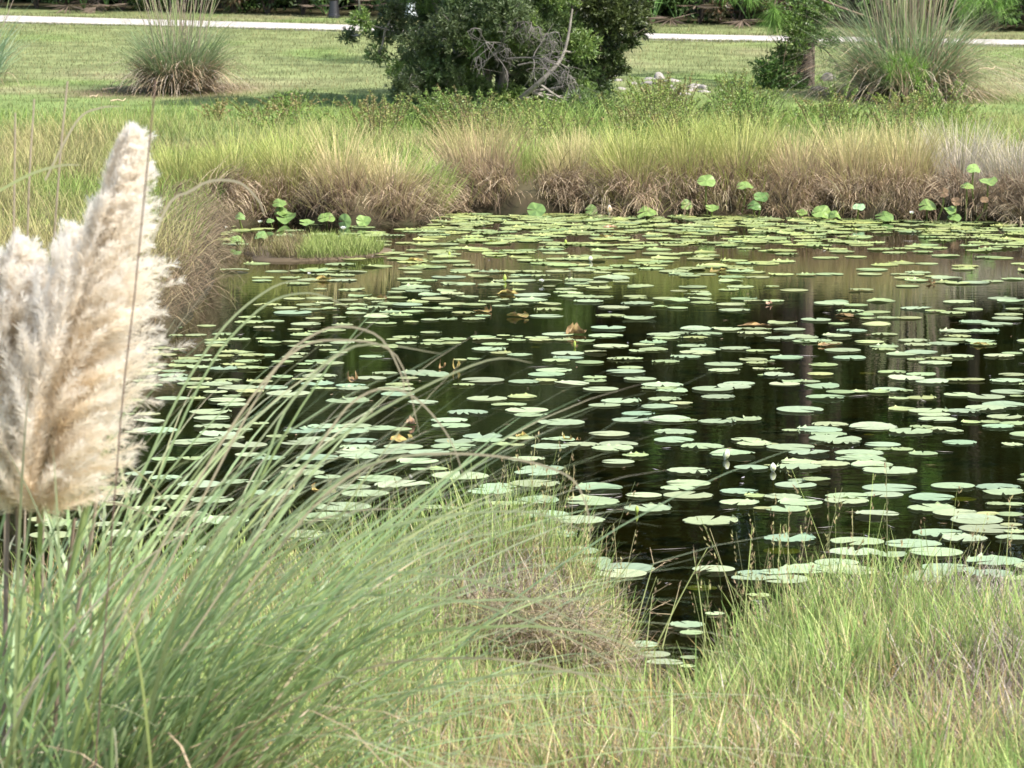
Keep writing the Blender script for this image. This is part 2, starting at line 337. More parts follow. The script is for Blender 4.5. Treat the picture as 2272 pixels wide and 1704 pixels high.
for a in ((30, 1.5, 1.3, DG, 'dark shrub at the far left end of the wood edge'), (95, 1.3, 1.0, DG, 'dark shrub left of the dead palm fronds'),
          (235, .75, .8, YG, 'low bright yellow-green bush at the wood edge left of the lawn pampas clump'), (305, 1.0, .9, MG, 'mid green bush behind the stalks of the lawn pampas clump'),
          (420, 1.5, 1.1, DG, 'dark bush just right of the lawn pampas stalks'), (500, 1.2, .9, RB, 'brownish thin bush at the wood edge behind bare soil'),
          (580, 1.6, 1.2, MG, 'green leafy bush midway between the lawn pampas and the lamp post'), (660, 1.5, 1.1, DG, 'dark bush left of the lamp post'),
          (800, 1.3, 1.2, DG, 'dark bush right of the lamp post'), (1000, 2.0, 1.6, DG, 'dark bush behind the wax myrtle'), (1200, 2.0, 1.6, MG, 'green bush hidden behind the wax myrtle crown'),
          (1400, 1.6, 1.2, DG, 'dark bush behind the saw palmetto at the right'), (1545, 1.15, 1.1, DG, 'rounded dark bush right of the saw palmetto'),
          (1625, .8, .9, RB, 'reddish brown bush under the pine twigs'), (1720, .9, .8, RB, 'brown brushy bush left of the pine trunk'), (1860, 1.4, 1.2, MG, 'green bush behind the pine trunk'),
          (2010, 1.6, 1.4, DG, 'dark bush behind the tall pampas clump'), (2150, 1.3, 1.1, MG, 'green bush right of the tall pampas clump'), (2225, 1.1, .9, MG, 'leafy bush near the right end of the wood edge'),
          (2290, 1.5, 1.2, DG, 'dark bush at the far right end of the wood edge')): shrub(*a)
# ------------------------------------------------------------------ saw palmettos
def palmetto(px, r, nf, label, off=.35, dead=3, tone=1., up=.4):
    gx_ = (px-1136)/F*56; gy_ = wood_y(gx_)+off; gz = float(terrain(np.array([gx_]), np.array([gy_]), np.array([9.]))[0])
    t = thing('saw_palmetto', (gx_, gy_, gz), label, 'palm', 'saw palmettos at the wood edge')
    for name, cnt, cols, mt in (('frond', nf, np.array([(.09, .17, .045), (.12, .2, .06)])*tone, 'leaf'), ('dead_frond', dead, np.array([(.17, .13, .10), (.13, .10, .075)]), 'dead')):
        for q in range(cnt):
            f = MB(); a = R.uniform(0, 6.28) if q else 4.4; e = R.uniform(up, 1.25) if name == 'frond' else R.uniform(-.15, .35)
            d = np.array([math.cos(a)*math.cos(e), math.sin(a)*math.cos(e), math.sin(e)]); hub = d*r*R.uniform(.55, 1.)+[0, 0, .12]
            f.add(tube(curve_pts([(0, 0, .02), hub*.5+[0, 0, .05], hub], 5), np.linspace(.012, .006, 5), cols[0], 5))
            s = unit(np.cross(d, [0, 0, 1.])); s2 = np.cross(s, d); k = 17; an = np.linspace(-1.9, 1.9, k)
            dr = unit(np.cos(an)[:, None]*(d*.9+s2*R.uniform(-.3, .3)-[0, 0, .25*(name != 'frond')])+np.sin(an)[:, None]*s+R.normal(0, .05, (k, 3)))
            f.add(leaves(np.tile(hub, (k, 1)), dr, U(.8, 1.1, k)*r*.55, .028, pal(cols, k), .05)); f.build(name, M[mt], t)
for a in ((150, .75, 5, 'saw palmetto with a skirt of bleached dead fronds at the upper left', .3, 3, .9), (205, .6, 5, 'saw palmetto with one drooping straw-coloured frond', .3, 4, 1.),
          (715, .6, 6, 'yellowish saw palmetto just left of the lamp post', .5, 2, 1.9), (845, .7, 7, 'saw palmetto above dead brown fronds right of the lamp post', .5, 2, 1.2),
          (1440, .75, 8, 'saw palmetto with one wide open fan beside the wax myrtle', .0, 1, 1.6), (1495, .7, 6, 'saw palmetto with grey hanging fronds behind the open fan', .4, 2, 1.),
          (1650, .6, 3, 'small half-dead saw palmetto under the hanging pine twig', .4, 2, .9), (1250, .8, 7, 'saw palmetto behind the wax myrtle', .6, 2, .9)): palmetto(*a)
# ------------------------------------------------------------------ lamp post, pale post
g = np.array([(741-1136)/F*57, 57., 0]); g[:2] = atd(741, 48, 56.6)[:2]; g[2] = float(terrain(np.array([g[0]]), np.array([g[1]]), np.array([9.]))[0])
lp = thing('lamp_post', g, 'black fluted lamp post standing at the wood edge by the path', 'lamp post'); BK = (.018, .018, .021)
MB().add(lathe([(.105, 0), (.105, .04), (.092, .05), (.088, .07)], BK, 16)).build('plinth', M['paint'], lp)
MB().add(lathe([(.086, .072), (.066, .27), (.074, .285), (.076, .30), (.05, .33), (.045, .36)], BK, 24, flute=.05)).build('base', M['paint'], lp)
MB().add(lathe([(.042, .362), (.036, 2.6), (.05, 2.62), (.05, 2.66), (.03, 2.7)], BK, 16, flute=.04)).build('shaft', M['paint'], lp)
la = MB().add(lathe([(.05, 2.702), (.10, 2.75), (.14, 3.05), (.13, 3.08)], (.5, .5, .46), 6)).build('lantern', M['paint'], lp)
MB().add(lathe([(.17, 3.082), (.1, 3.2), (.03, 3.26), (.015, 3.36)], BK, 8)).build('cap', M['paint'], la)
g = atd(912, 54, 56.2); g[2] = float(terrain(np.array([g[0]]), np.array([g[1]]), np.array([9.]))[0])
wp = thing('marker_post', g, 'pale bluish white post seen through the left side of the wax myrtle', 'post')
MB().add(lathe([(.10, 0), (.10, .10), (.08, .14), (.08, 1.3)], (.62, .68, .7), 18)).build('shaft', M['paint'], wp)
MB().add(lathe([(.095, 1.302), (.10, 1.34), (.06, 1.40), (.02, 1.42)], (.66, .7, .72), 18)).build('cap', M['paint'], wp)
# ------------------------------------------------------------------ pale stones
def stone(px, py, wpx, hpx, label, tone=1.):
    g = ong(px, py); s = g[1]/F; W, Hh = wpx*s, max(hpx*s*1.1, .03)
    n = 26; rng = np.random.default_rng(int(px*7+py)); import bmesh
    bm = bmesh.new(); bmesh.ops.create_icosphere(bm, subdivisions=3, radius=1)
    pl = [Vector(rng.normal(0, 1, 3)).normalized() for _ in range(11)]
    for v in bm.verts:
        c = v.co.copy(); r = 1.
        for p in pl:
            d = c.dot(p)
            if d > .01: r = min(r, rng.uniform(.70, .72)/d if d > .7 else 9)
        v.co = Vector((c.x*r*W*.5/.8, c.y*r*W*.42/.8, max(-.3, c.z*r)*Hh/.8))
        v.co *= 1+rng.normal(0, .012)
    me = bpy.data.meshes.new('stone'); bm.to_mesh(me); bm.free()
    at = me.attributes.new('Col', 'FLOAT_COLOR', 'POINT'); at.data.foreach_set('color', np.tile(np.array([.30*tone, .275*tone, .25*tone, 1], np.float32), len(me.vertices)))
    o = link('stone', me, M['stone']); o.location = g; o.rotation_euler = (0, 0, rng.uniform(-.4, .4)); tag(o, label, 'stone', 'pale stones at the lawn edge')
for a in ((1462, 176, 26, 12, 'largest pale blocky stone, highest of the group on the lawn'), (1440, 178, 26, 5, 'thin flat pale stone left of the blocky stone'), (1441, 190, 34, 8, 'flat pinkish stone in front of the blocky stone', .85),
          (1492, 182, 34, 7, 'flat pale stone just right of the blocky stone'), (1487, 200, 30, 9, 'grey-pink stone half sunk in weeds below the flat stones', .85), (1541, 196, 34, 8, 'rounded pale stone toward the right end of the stone group'),
          (1562, 198, 26, 8, 'rightmost rounded stone of the group', .9), (1533, 204, 20, 6, 'small pale stone in front of the rounded pair'), (1565, 206, 34, 3, 'long thin pale slab at the right end of the stones'),
          (1520, 211, 34, 3, 'thin tilted slab in the weeds below the stones'), (1358, 171, 22, 6, 'small pale stone under the right edge of the wax myrtle'), (1372, 181, 20, 6, 'small white stone right of the wax myrtle foot'),
          (1405, 188, 18, 6, 'white stone in the weeds between the wax myrtle and the blocky stone'), (1380, 200, 22, 6, 'pale stone lying lowest among the weeds left of the group'), (1838, 180, 40, 14, 'pale grey stone right of the pine trunk', .55),
          (1818, 202, 36, 10, 'grey stone at the foot of the pine among weeds', .55)): stone(*a)
for px, py, l, a, lab in ((262, 228, .17, .1, 'pale bent stick lying on the grass left of the lawn pampas'), (207, 219, .09, -.4, 'short dry stick on the green grass at the left'), (2190, 157, .22, .2, 'thin dry stalk lying on the lawn at the right'), (255, 202, .3, .15, 'grey fallen stalk on bare soil beside the lawn pampas')):
    g = ong(px, py); o = MB().add(tube(curve_pts([(-l/2, 0, .02), (0, .02, .035), (l*.3, .0, .02), (l/2, .03, .05)], 8), np.linspace(.011, .005, 8), (.45, .36, .24), 6)).build('stick', M['twig']); o.location = g; o.rotation_euler = (0, 0, a); tag(o, lab, 'stick', 'dry sticks on the lawn')
# ------------------------------------------------------------------ lily pads: places read off the water, (x, y, width) per block
PADS = [
(560,600,3.881,"""430,12,210 212,10,190 610,40,200 780,45,200 90,68,180 80,94,160 330,68,180 480,90,180 770,88,250 390,118,200 585,167,110 855,168,220 925,223,190 1240,243,180 1050,253,180 1380,24,160 1790,15,180 1690,60,280 1960,57,210 1350,78,200 1500,88,180 1370,115,170 1780,118,270 1690,112,140 1400,143,270 1300,165,200 1430,178,220 1240,188,150 1690,185,200 1560,215,250 1720,208,200 1580,248,240 1850,230,190 2060,132,230 2160,92,180 2050,18,200 360,248,180 570,243,220 820,262,170 130,297,230 480,297,200 620,290,160 780,300,140 915,302,150 280,325,200 500,340,180 670,342,170 350,368,310 910,340,180 1060,320,200 1180,290,200 1330,298,250 1100,275,150 1420,275,200 1190,360,190 1380,358,190 1460,332,180 1620,332,200 1080,385,190 1280,390,190 890,380,170 1070,410,210 1720,293,220 1910,300,200 2040,275,180 2140,310,150 2070,230,80 2150,252,120 1820,370,200 1985,394,130 1905,425,190 1530,430,150 1680,420,170 1365,446,130 1020,455,100 1150,463,180 540,422,160 750,413,110 30,412,80 50,450,100 185,440,170 460,468,250 100,500,180 370,513,130 775,480,180 430,563,200 560,540,160 700,525,200 1535,541,175 1320,580,220 1220,600,130 1560,605,180 1730,598,220 970,607,180 770,628,205 1325,634,175 1540,640,220 1710,628,170 330,620,150 150,628,190 520,620,160 100,595,140 400,665,190 610,655,150 1130,668,240 650,690,145 740,714,155 400,722,170 345,755,175 100,735,180 1025,748,205 570,785,230 670,803,230 450,816,140 260,790,180 20,785,100 60,850,150 455,877,190 235,925,220 580,910,290 420,950,150 560,980,280 540,948,150 1140,886,210 1430,880,300 1530,912,320 1340,933,170 1020,935,260 1790,772,120 1915,772,130 2035,683,280 2090,644,220 2140,715,180 1990,575,210 2020,600,240 2160,570,110 1985,953,350 1820,991,180 1265,987,230 1235,1028,310 1255,1075,280 850,1000,260 870,1025,260 560,1020,120 670,1022,120 60,968,220 170,1010,260 315,1062,370 20,1050,150"""),
(1130,600,3.881,"""170,18,220 420,10,210 650,10,200 800,20,150 990,32,200 260,46,190 100,48,180 40,62,100 1480,33,210 1700,35,160 1550,52,180 1915,56,220 2140,60,200 1910,97,200 2110,18,190 100,95,250 350,92,200 600,90,240 880,70,300 960,105,140 580,118,200 760,108,180 80,122,160 340,145,110 1130,135,220 1080,148,120 630,142,140 770,153,215 1580,145,230 1990,143,220 1890,172,170 490,170,180 480,190,190 570,205,130 200,215,300 80,172,120 1460,178,140 1640,187,160 1620,215,230 540,230,240 650,240,180 800,233,190 1080,228,190 1110,243,150 1350,245,220 1440,265,220 1630,250,220 1670,282,210 680,272,250 1100,285,270 2020,250,220 2110,265,180 1910,302,240 1940,345,260 180,262,280 330,295,230 80,300,170 335,335,240 900,320,260 1295,317,140 1450,330,170 320,395,275 870,390,240 1115,418,285 855,500,285 1610,507,260 1880,510,270 2110,507,190 415,555,260 830,563,285 1330,562,280 1470,540,180 1700,552,260 1360,585,240 1600,585,210 2100,545,260 60,572,110 240,585,200 60,605,160 270,605,200 460,605,170 640,615,190 875,653,290 1240,625,230 1160,640,180 1570,650,245 1100,698,140 1240,685,240 1690,683,250 1620,710,295 1945,677,255 2130,697,180 500,720,270 740,708,190 90,735,210 510,755,250 400,785,230 690,797,240 920,767,160 1090,767,120 1000,765,200 1520,746,250 1345,788,235 2100,778,230 2130,800,180 1845,816,310 1850,865,265 385,866,300 320,902,300 1040,846,210 1000,878,320 735,923,195 1125,940,265 2150,850,110 2180,905,80 130,967,260 310,955,200 540,975,290 740,962,190 1320,992,340 1200,1025,130 1400,1050,260 1370,1028,200 785,1026,290 1975,975,260 1935,1003,280 1750,1027,340"""),
(1700,600,3.867,"""130,38,210 345,43,170 540,36,230 890,37,200 1150,35,160 1300,22,210 1290,42,130 1200,70,200 1460,55,190 1550,72,250 1290,92,200 1530,105,180 1640,115,200 1790,110,250 1940,98,180 2120,77,190 1210,140,190 238,175,230 815,174,200 45,145,130 60,268,180 560,283,280 600,268,200 770,300,200 985,266,235 1650,277,250 2030,243,240 2110,265,240 1290,330,260 720,352,230 950,362,220 840,385,160 1450,357,170 1600,370,210 1730,335,240 2140,332,170 2080,385,230 2070,412,250 870,420,130 1030,414,180 1225,414,210 430,430,245 140,455,240 620,460,170 945,467,235 1785,443,250 1980,462,250 200,513,260 735,520,250 1625,525,270 1870,522,250 20,510,60 15,545,60 1010,553,220 605,568,245 1640,570,220 120,587,250 320,577,240 430,612,260 550,627,200 350,612,240 880,618,240 1270,610,260 1510,630,260 1600,600,240 1840,612,260 1860,638,220 1295,645,220 1010,660,240 1010,685,190 655,688,290 1330,708,270 1160,726,250 50,697,130 2000,738,250 2110,714,170 1640,742,270 1285,772,150 1480,765,230 1450,800,270 715,752,265 175,748,275 25,780,100 490,818,240 70,852,160 110,905,250 465,898,220 1080,882,240 1330,903,240 1200,932,300 1420,963,270 1640,948,180 1780,948,180 2070,950,290 2110,905,220 160,975,250 230,955,180 380,960,160 475,997,295 640,1055,240 800,1050,150 960,1050,190 1060,1025,260 1190,1037,140 1660,1070,260 2080,1048,290"""),
(560,880,3.881,"""820,37,360 1470,53,250 300,10,80 2020,20,330 2160,82,200 1855,145,340 1695,215,310 1710,262,320 630,265,300 890,255,260 450,295,350 830,310,340 1100,280,270 1270,283,200 60,240,160 550,370,310 400,410,300 210,350,180 930,390,300 910,438,300 1300,433,320 900,480,350 1180,478,330 1520,482,340 920,520,330 1740,390,330 1730,433,370 1770,468,160 1980,350,330 2030,385,270 2140,425,160 40,510,140 140,540,270 560,530,350 330,612,160 510,615,190 430,662,370 650,703,220 1420,562,350 1440,632,150 1590,632,180 1090,710,380 1790,690,460 870,782,280 1290,768,460 970,838,380 180,835,370 60,740,140 780,960,460 640,1040,420 1560,965,220 1720,978,160 2120,775,320 2050,820,380 2130,930,240"""),
(1130,880,3.881,"""110,8,240 60,78,180 150,123,350 185,162,280 443,231,390 860,327,335 960,45,330 820,78,260 1340,26,280 1290,88,300 1480,70,190 1110,150,275 1045,203,310 1380,205,350 1540,210,150 1800,8,280 1790,217,310 2020,200,290 1425,305,345 1415,385,330 1660,431,360 2040,378,250 2110,412,290 1920,501,370 100,370,230 420,380,280 350,437,310 60,425,140 620,418,300 940,412,320 890,447,340 1085,517,220 150,545,310 935,573,270 290,622,360 235,665,370 1550,643,365 2080,620,280 220,760,420 775,796,385 1540,758,370 1450,800,280 1540,855,410 1160,855,300 240,900,360 60,930,180 710,915,460 1980,822,320 2120,858,200 1980,925,330 2180,970,150 1190,973,400 300,1025,400 1730,1070,455"""),
(1700,880,3.867,"""510,10,330 290,122,380 1330,12,240 1140,20,170 1890,12,300 2150,8,120 1170,110,240 1390,130,330 1690,132,290 1440,160,260 1470,195,310 2040,75,360 1880,105,330 2050,185,300 1760,225,170 1920,225,170 1990,262,260 2130,235,240 545,240,300 460,290,370 530,325,310 210,302,150 920,265,390 1330,270,190 1500,280,250 1240,305,360 1620,302,140 590,370,430 650,400,290 995,414,295 1000,465,150 1160,465,190 1345,493,240 1660,398,280 2110,415,180 210,440,390 40,410,130 370,485,335 800,490,400 810,540,410 910,590,340 1060,635,450 280,565,310 550,583,320 280,610,370 20,605,80 430,722,230 280,725,180 255,762,340 1060,790,440 1600,775,350 1990,780,365 2030,835,330 2150,830,130 1000,843,330 710,862,390 690,903,360 1420,875,370 140,865,310 290,920,370 170,970,340 1420,965,390 1970,930,170 2130,930,180 950,1017,360 1620,1010,370 1900,1020,190 2090,1025,230 1810,1065,420"""),
(1130,1120,3.881,"""298,93,405 600,145,420 160,205,320 360,262,440 330,350,180 580,410,370 640,500,450 1000,548,480 960,600,430 1760,565,350 2100,590,270 2080,640,320 2150,785,200 1530,1045,290 1570,1110,200 1770,940,160 1150,1210,260 1250,1300,260 1340,1370,300 1550,1330,150 1540,1410,130"""),
(1700,1120,3.867,"""780,322,440 1260,343,460 200,300,430 760,405,410 1040,437,310 1455,415,440 1480,245,430 1700,290,370 1910,207,480 1800,145,420 2110,295,270 1960,487,470 1560,547,430 1430,600,320 1350,640,350 600,510,360 330,560,430 620,545,340 720,575,460 90,593,290 170,650,400 690,602,220 1920,603,400 2130,635,240 2100,180,180 2130,240,180 1830,745,250 2050,720,150"""),
(200,700,3.881,"""1370,25,180 1370,65,240 700,105,180 1000,92,160 720,175,160 910,172,180 1150,162,190 580,155,200 1280,206,190 1085,215,190 1080,240,190 1090,262,180 570,255,150 600,285,180 760,302,150 1200,322,170 1330,328,180 560,330,150 640,345,200 1160,352,160 970,357,150 1390,352,220 850,380,210 820,405,240 1040,397,170 1360,395,220 570,432,200 780,443,200 930,455,200 1230,433,210 1150,462,260 1370,460,210 500,475,230 470,505,210 720,490,200 720,525,260 940,550,210 730,562,260 1190,562,230 860,590,210 1090,600,260 1270,622,330 930,625,190 460,570,180 510,605,220 1080,670,200 1375,662,240 1220,695,150 710,725,280 920,715,150 1180,735,310 1230,768,260 1040,840,350 1050,890,300 500,850,200 510,912,260 380,740,160 340,860,100 1060,965,320 1310,985,170 560,990,370 350,1015,100 1110,1025,330 1200,1060,250 1000,1085,300"""),
(200,980,3.881,"""860,8,340 1330,30,370 650,155,230 860,152,210 1380,118,260 210,140,70 180,228,90 430,285,250 650,312,270 940,375,360 1260,352,260 170,405,220 260,440,330 90,480,140 720,490,330 1050,510,360 160,550,240 490,590,320 830,640,350 1160,680,400 160,720,260 310,810,320 700,810,300 1190,750,170 250,920,200 960,940,300 820,1020,160 1830,800,400 1960,660,380""")]
pads = []
for ox, oy, s, txt in PADS:
    for q in txt.split(): a, b, c = (float(v) for v in q.split(',')); pads.append((ox+a/s, oy+b/s, c/s))
# the far crowd of small pads along the opposite bank, and the few beyond both sides of the view
rr = np.random.default_rng(11)
def dens(x, y):
    if y < 476: return 0
    if x < 960 and y < 505+rr.normal(0, 3): return .25*(x > 700)
    return (1. if y < 518 and x > 940 else .6 if y < 545 else .36)*(.55 if x > 1700 and y > 560 else 1)*(.5 if 500 < x < 780 and y < 580 else 1)
far = []
while len(far) < 880:
    x = rr.uniform(470, 2400); y = 474+130*rr.random()**1.75
    if rr.random() < dens(x, y): far.append((x, y, rr.uniform(44, 62)*(.82+.3*(y-474)/130)))
for k in range(60): far.append((rr.uniform(2280, 2600), rr.uniform(600, 1380), rr.uniform(60, 95)))
for k in range(24): far.append((rr.uniform(-350, 190), rr.uniform(930, 1290), rr.uniform(75, 105)))
def pad_geo(seed, frill, lift, notch=.13, fold=0.):
    g = np.random.default_rng(seed); n = 44; a = np.linspace(notch, 2*np.pi-notch, n); ph = g.uniform(0, 6.28, 6)
    wob = sum(g.normal(0, .012)*np.sin(k*a+ph[k]) for k in (1, 2, 3)); fr = 1.45*frill*np.maximum(0, np.sin(11*a+ph[4])+.6*np.sin(17*a+ph[5])-.2)
    patch = np.clip(np.sin(a*1.0+ph[1])+.5*np.sin(2*a+ph[2]), 0, 1); V = []; K = []; rings = [.015, .3, .6, .85, .95, 1.0, 1.012]
    base = np.array([.285, .36, .205])*g.uniform(.9, 1.08)*np.array([g.uniform(.93, 1.1), 1, g.uniform(.85, 1.05)]); vein = (np.arange(n) % 4 == 0)
    for q, r in enumerate(rings):
        rad = r*(1+wob*r)*(1-.04*fr*(q >= 5)); z = .006*r**2+(q >= 4)*(.35+.65*(q >= 5))*fr*patch*.05+lift*np.maximum(0, np.cos(a-ph[3]))**6*max(0, r-.55)**2*2
        if q == 6: z = z-.010
        if fold: z = z+fold*np.maximum(0, r*np.cos(a-ph[0])-.2)**1.5
        V.append(np.stack([rad*np.cos(a), rad*np.sin(a), z], -1))
        c = np.tile(base, (n, 1))*(1+.10*vein[:, None]*(r < .97)-.05*(r > .9)); c = c*(1+.06*np.sin(a*2+ph[2])[:, None]*r)
        if q == 6: c = np.tile([.07, .10, .03], (n, 1))
        K.append(c)
    i = np.arange(6)[:, None]*n+np.arange(n-1)[None]
    return np.concatenate(V), np.stack([i, i+n, i+n+1, i+1], -1).reshape(-1, 4), np.concatenate(K)
VAR = [(1, 0, .0), (2, .5, .0), (3, 1.1, .0), (4, .2, .05), (5, .9, .12), (6, 1.5, .0), (7, .0, .0), (8, .6, .22), (9, 1.2, .1), (10, .3, .0), (11, 1.8, .0), (12, .9, .0), (13, .1, .0), (14, 1.4, .06), (15, .7, .0), (16, .4, .1)]
geo = [pad_geo(s, f, l, R.uniform(.05, .26), .12 if s in (8, 15) else 0) for s, f, l in VAR]; pmesh = []
pads.sort(key=lambda p: -p[2]); near, rest = pads[:300], pads[300:]+far
SPECIAL = {(1737,1197): 'pale pad with a raised rim right of the inlet, above a sunken olive pad', (1244,939): 'large smooth oval pad alone in the open dark water at the centre',
 (1576,1156): 'large round pad alone in dark water above the mouth of the inlet', (1388,1261): 'wide pad at the tip of the left reed bank, lowest row beside the inlet', (1437,1131): 'pale pad with the green bud standing at its edge',
 (1625,1009): 'pad just behind the tallest white closed bud', (1330,1085): 'smooth pad with a small notch, alone left of the green bud', (1071,846): 'large smooth oval pad under the arching pampas blades at the centre',
 (1901,1203): 'round pad nearest the middle of the right bank edge, whole rim showing', (2194,1174): 'largest pad near the right edge of the view', (2207,1246): 'pad with a frilled far rim standing alone just off the right bank',
 (1946,1143): 'pad with a long pointed left lobe in open water off the right bank', (1525,1390): 'pad half hidden by reeds inside the inlet'}
cells = {}
for q, (x, y, wd) in enumerate(near):
    p = onz(x, y); d = 1.06*wd*math.hypot(p[0], p[1])/F; v = (q*5) % len(VAR)
    if len(pmesh) <= v or True:
        while len(pmesh) < len(VAR): pmesh.append(new_mesh('lily_pad', *geo[len(pmesh)], True))
    o = bpy.data.objects.new('lily_pad', pmesh[v]); C.objects.link(o)
    o.location = (p[0], p[1], .0025+.0006*(q % 9)); o.rotation_euler = (R.normal(0, .006), R.normal(0, .006), R.uniform(0, 6.28)); o.scale = (d/2, d/2, d/2)
    lab = 'pale green lily pad floating flat on the dark pond'
    for (sx, sy), l in SPECIAL.items():
        if abs(sx-x) < 5 and abs(sy-y) < 4: lab = l
    tag(o, lab, 'lily pad', 'lily pads floating on the pond')
for me in pmesh: me.materials.append(M['pad'])
mb = MB()
for q, (x, y, wd) in enumerate(rest):
    p = onz(x, y); d = 1.06*wd*math.hypot(p[0], p[1])/F*.5; g = geo[(q*7) % len(VAR)] if y > 560 else geo[(2, 4, 5, 8, 1)[q % 5]]; a = R.uniform(0, 6.28)
    v = g[0]*d*np.array([1, 1, 1.25]); c = np.stack([v[:, 0]*math.cos(a)-v[:, 1]*math.sin(a), v[:, 0]*math.sin(a)+v[:, 1]*math.cos(a), v[:, 2]], -1)+[p[0], p[1], .0025+.0006*(q % 11)]
    mb.add((c, g[1], g[2]*R.uniform(.85, 1.12)*np.array([R.uniform(.92, 1.08), 1, R.uniform(.8, 1)*(.74 if y < 600 else .88)])))
tag(mb.build('lily_pads', M['pad'], smooth=True), 'crowd of smaller lily pads covering the far half of the pond', 'lily pads', kind='stuff')
mb = MB(); n = 0                                   # straw and leaf bits adrift; the purple-white flecks paint reflections on the water
for k in range(230):
    x, y = R.uniform(480, 2300), 500+900*R.random()**1.2; p = onz(x, y, .003)
    if shore_dist(p[:1], p[1:2])[0] > -.1: continue
    a = R.uniform(0, 6.28); L = R.uniform(.01, .05) if k % 4 else R.uniform(.06, .16); w_ = R.uniform(.003, .012); d = np.array([math.cos(a), math.sin(a), 0]); s = np.array([-d[1], d[0], 0])*w_*.5
    mb.add((np.array([p-d*L/2-s*.4, p-s, p+d*L/2+s*.3+[0, 0, .002], p+s]), np.array([[0, 1, 2, 3]]), np.asarray([(.42, .38, .34), (.34, .26, .17), (.52, .48, .50), (.20, .14, .08)][k % 4])*R.uniform(.6, 1.2)))
tag(mb.build('debris_and_glints', M['dead']), 'bits of straw and pale painted water glints adrift between the pads', 'debris', kind='stuff')
# ------------------------------------------------------------------ sunken pads
for x, y, wd, lab in ((1735, 1222, 85, 'olive pad sunk under the water below the pale pad with a raised rim'), (1556, 1304, 70, 'dark olive pad sunk at the right side of the inlet'), (1189, 770, 26, 'small yellow-green pad under water left of the yellow-green bud'),
                      (1925, 828, 36, 'olive pad under water below the pine reflection'), (1928, 964, 22, 'tiny sunken curled pad in dark water at the right'), (2136, 1107, 60, 'dim green sunken pad at the right between pale pads')):
    p = onz(x, y, -.012); d = wd*math.hypot(p[0], p[1])/F*.5; g = pad_geo(int(x), .1, 0)
    o = MB().add((g[0]*d, g[1], np.broadcast_to((.30, .36, .06), g[0].shape))).build('sunken_pad', M['pad'], smooth=True); o.location = p; o.rotation_euler = (0, 0, R.uniform(0, 6)); tag(o, lab, 'lily pad', 'sunken pads')
# ------------------------------------------------------------------ withered pads
def curled(x, y, wpx, hpx, col, lab, seed, z0=.0):
    p = onz(x, y+hpx*.45); s = math.hypot(p[0], p[1])/F; Wd, Hh = wpx*s, hpx*s; g = np.random.default_rng(seed)
    n, k = 30, 8; a = np.linspace(0, 2*np.pi, n, endpoint=False); V = []; K = []
    ph = g.uniform(0, 6.28, 4)
    for q in range(k):
        r = (q+.05)/(k-1); up = np.clip(.5+.5*np.sin(a*2+ph[0])+.4*np.sin(3*a+ph[1]), 0, 1.3)
        rr_ = r*(1-.45*up*r**2)*(1+.12*np.sin(7*a+ph[2])*r); V.append(np.stack([rr_*np.cos(a)*Wd*.5*1.15, rr_*np.sin(a)*Wd*.5, Hh*(up*r**1.8*.9+.08*np.sin(9*a+ph[3])*r)+.006], -1))
        t = np.clip(.5+.5*np.sin(5*a+ph[1]+r*4)+g.normal(0, .2, n), 0, 1)[:, None]; K.append(mix(np.asarray(col[0]), np.asarray(col[1]), t))
    i = np.arange(k-1)[:, None]*n+np.arange(n)[None]; j = np.arange(k-1)[:, None]*n+((np.arange(n)+1) % n)[None]
    o = MB().add((np.concatenate(V), np.stack([i, i+n, j+n, j], -1).reshape(-1, 4), np.concatenate(K))).build('withered_pad', M['brownleaf'], smooth=True)
    o.location = p+[0, 0, z0]; o.rotation_euler = (0, 0, g.uniform(0, 6.28)); tag(o, lab, 'withered leaf', 'withered lily leaves')
BR, YB, OR = [(.17, .105, .045), (.30, .21, .09)], [(.33, .29, .085), (.20, .125, .045)], [(.38, .21, .12), (.46, .33, .23)]
